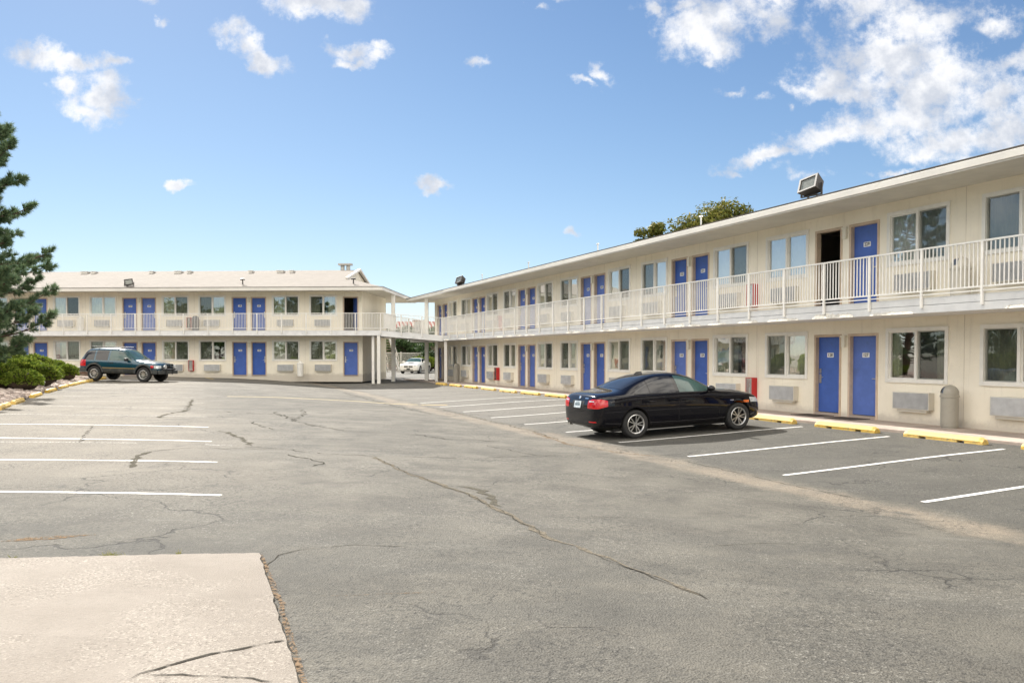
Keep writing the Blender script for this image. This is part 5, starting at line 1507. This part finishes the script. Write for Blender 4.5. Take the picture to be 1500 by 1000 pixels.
# ------------------------------------------------------------------ sky, clouds and sun
SUN_EL = R(36); SAZ = Vector((-.459, .888, 0)).normalized()
sd = Vector((SAZ.x*math.cos(SUN_EL), SAZ.y*math.cos(SUN_EL), math.sin(SUN_EL)))
sl = bpy.data.lights.new('sun', 'SUN'); sl.energy = 4.2; sl.angle = R(.5); sl.color = (1, .95, .87)
so = bpy.data.objects.new('sun', sl); COL.objects.link(so); so.rotation_euler = (-sd).to_track_quat('-Z', 'Y').to_euler()
so.location = (0, 0, 30)
w = bpy.data.worlds.new('World'); scn.world = w; w.use_nodes = True; nt = w.node_tree
for n in list(nt.nodes): nt.nodes.remove(n)
b = NB(nt); out = b.n('ShaderNodeOutputWorld'); bg = b.n('ShaderNodeBackground'); b.l(bg.outputs[0], out.inputs[0])
sky = b.n('ShaderNodeTexSky'); sky.sky_type = 'NISHITA'; sky.sun_disc = False; sky.sun_elevation = SUN_EL
sky.sun_rotation = math.atan2(SAZ.x, SAZ.y); sky.air_density = 1.0; sky.dust_density = .35; sky.ozone_density = 1.6; sky.altitude = 1500
co = b.coord('Generated')
sx = b.n('ShaderNodeSeparateXYZ'); b.l(co, sx.inputs[0])
yy = b.math('MAXIMUM', sx.outputs[1], .02)
uu = b.math('DIVIDE', sx.outputs[0], yy); vv = b.math('DIVIDE', sx.outputs[2], yy)
cx = b.n('ShaderNodeCombineXYZ'); b.l(uu, cx.inputs[0]); b.l(vv, cx.inputs[1]); uv = cx.outputs[0]
# ragged edges: displace the look-up by noise
nz = b.n('ShaderNodeTexNoise'); nz.inputs['Scale'].default_value = 16; nz.inputs['Detail'].default_value = 7; nz.inputs['Roughness'].default_value = .6; b.l(uv, nz.inputs['Vector'])
sub = b.n('ShaderNodeVectorMath', operation='SUBTRACT'); b.l(nz.outputs['Color'], sub.inputs[0]); sub.inputs[1].default_value = (.5,.5,.5)
scl = b.n('ShaderNodeVectorMath', operation='SCALE'); b.l(sub.outputs[0], scl.inputs[0]); scl.inputs['Scale'].default_value = .065
ad = b.n('ShaderNodeVectorMath', operation='ADD'); b.l(uv, ad.inputs[0]); b.l(scl.outputs[0], ad.inputs[1]); uvw = ad.outputs[0]
CL = [(62,80,48,18,0,1),(120,92,58,15,6,1),(172,99,26,7,0,.7),(112,122,34,14,0,.9),(150,140,48,22,12,1),(140,162,44,16,15,1),
 (455,6,80,22,4,1),(500,20,52,18,12,1),(352,50,26,18,10,.8),(372,72,20,16,60,.8),(388,90,32,15,22,1),(512,84,36,11,10,.75),(512,98,26,7,0,.8),(560,87,22,10,0,.9),
 (631,262,15,10,0,1),(642,272,19,8,0,1),(262,272,18,7,0,1),(841,336,14,5,0,.7),(696,92,17,8,-15,.6),(880,112,24,9,25,.75),(858,127,18,6,10,.7),
 (1030,52,64,36,-8,1),(1050,82,34,18,0,.9),(1042,94,16,7,0,.8),(1000,14,34,12,-20,.6),(1110,28,70,28,15,.8),(1150,45,30,18,0,.6),(1120,4,150,10,0,.7),
 (1260,14,80,26,0,.8),(1340,50,90,36,-30,.85),(1300,90,110,36,0,1),(1230,132,80,20,5,.95),(1200,128,52,14,0,.9),(1350,125,120,46,0,1),(1330,172,110,36,-8,1),
 (1220,203,90,18,-12,1),(1120,233,62,11,-12,1),(1270,190,70,22,0,.9),(1400,215,100,34,0,.95),(1455,145,54,24,-25,.9),(1480,95,66,16,-18,.7),(1445,38,44,14,0,.7),(1480,190,60,40,0,.95),(1360,232,60,18,0,.8),
 (1165,257,30,8,0,.55),(1072,257,22,6,0,.6),(1303,258,34,7,-5,.9),(1072,142,14,6,0,.6),(956,16,14,7,0,.6),(1115,150,20,6,0,.45),(815,4,30,8,0,.6),(797,24,12,5,0,.5),(245,34,10,5,0,.6),(230,6,36,10,0,.55),(1158,162,8,7,0,.5)]
g = None
for (px, py, rx, ry, rot, wt) in CL:
    mp = b.mapping(uvw, loc=((px-750)/F, (521-py)/F, 0), rot=(0,0,R(-rot)), sc=(rx/F*1.25, ry/F*1.35, 1), vt='TEXTURE')
    ln = b.n('ShaderNodeVectorMath', operation='LENGTH'); b.l(mp, ln.inputs[0])
    q = b.math('MULTIPLY', b.math('SUBTRACT', 1.0, ln.outputs['Value']), wt)
    g = q if g is None else b.math('SMOOTH_MAX', g, q, .12)
fb = b.noise(uv, 30, 12, .68); fb2 = b.noise(uv, 8, 6, .6)
den = b.math('ADD', g, b.math('MULTIPLY', b.math('SUBTRACT', fb, .5), 2.1)); den = b.math('ADD', den, b.math('MULTIPLY', b.math('SUBTRACT', fb2, .5), .5))
mask = b.math('MULTIPLY', b.sstep(den, -.02, .80), b.sstep(g, -.55, .0)); mask = b.math('MULTIPLY', mask, b.sstep(sx.outputs[1], .1, .2))
# unseen bright clouds added outside the view to lighten the shaded facades
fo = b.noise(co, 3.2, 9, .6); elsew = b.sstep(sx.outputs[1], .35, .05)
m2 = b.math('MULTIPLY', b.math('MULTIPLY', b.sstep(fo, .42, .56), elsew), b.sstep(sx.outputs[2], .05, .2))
shade = b.sstep(b.math('ADD', b.noise(b.mapping(uv, loc=(0,.012,0)), 14, 7, .6), b.math('MULTIPLY', den, .06)), .42, .66)
ccol = b.mix(shade, (.50,.50,.505), (.31,.33,.37))
sk1 = b.mix(1.0, sky.outputs[0], (.105,.105,.105), 'MULTIPLY')
gm = b.n('ShaderNodeGamma'); b.l(sk1, gm.inputs[0]); gm.inputs[1].default_value = 1.22; sk1 = b.mix(1.0, gm.outputs[0], (1.11,1.11,1.11), 'MULTIPLY')
vm = b.n('ShaderNodeVectorMath', operation='MULTIPLY_ADD'); b.l(sk1, vm.inputs[0]); vm.inputs[1].default_value = (.7,.7,.7); vm.inputs[2].default_value = (1,1,1)
vt_ = b.n('ShaderNodeVectorMath', operation='MULTIPLY'); b.l(sk1, vt_.inputs[0]); vt_.inputs[1].default_value = (.72,.755,.80)
vd = b.n('ShaderNodeVectorMath', operation='DIVIDE'); b.l(vt_.outputs[0], vd.inputs[0]); b.l(vm.outputs[0], vd.inputs[1]); skc = vd.outputs[0]
c1_ = b.mix(b.math('MULTIPLY', mask, .96), skc, ccol)
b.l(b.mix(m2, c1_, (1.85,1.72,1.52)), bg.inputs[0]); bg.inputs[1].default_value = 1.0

scn.view_settings.view_transform = 'Standard'; scn.view_settings.look = 'None'
scn.view_settings.exposure = 1.1; scn.view_settings.gamma = 1.0
scn.cycles.max_bounces = 8; scn.cycles.transparent_max_bounces = 16; scn.cycles.use_denoising = True
scn.cycles.sample_clamp_indirect = 8
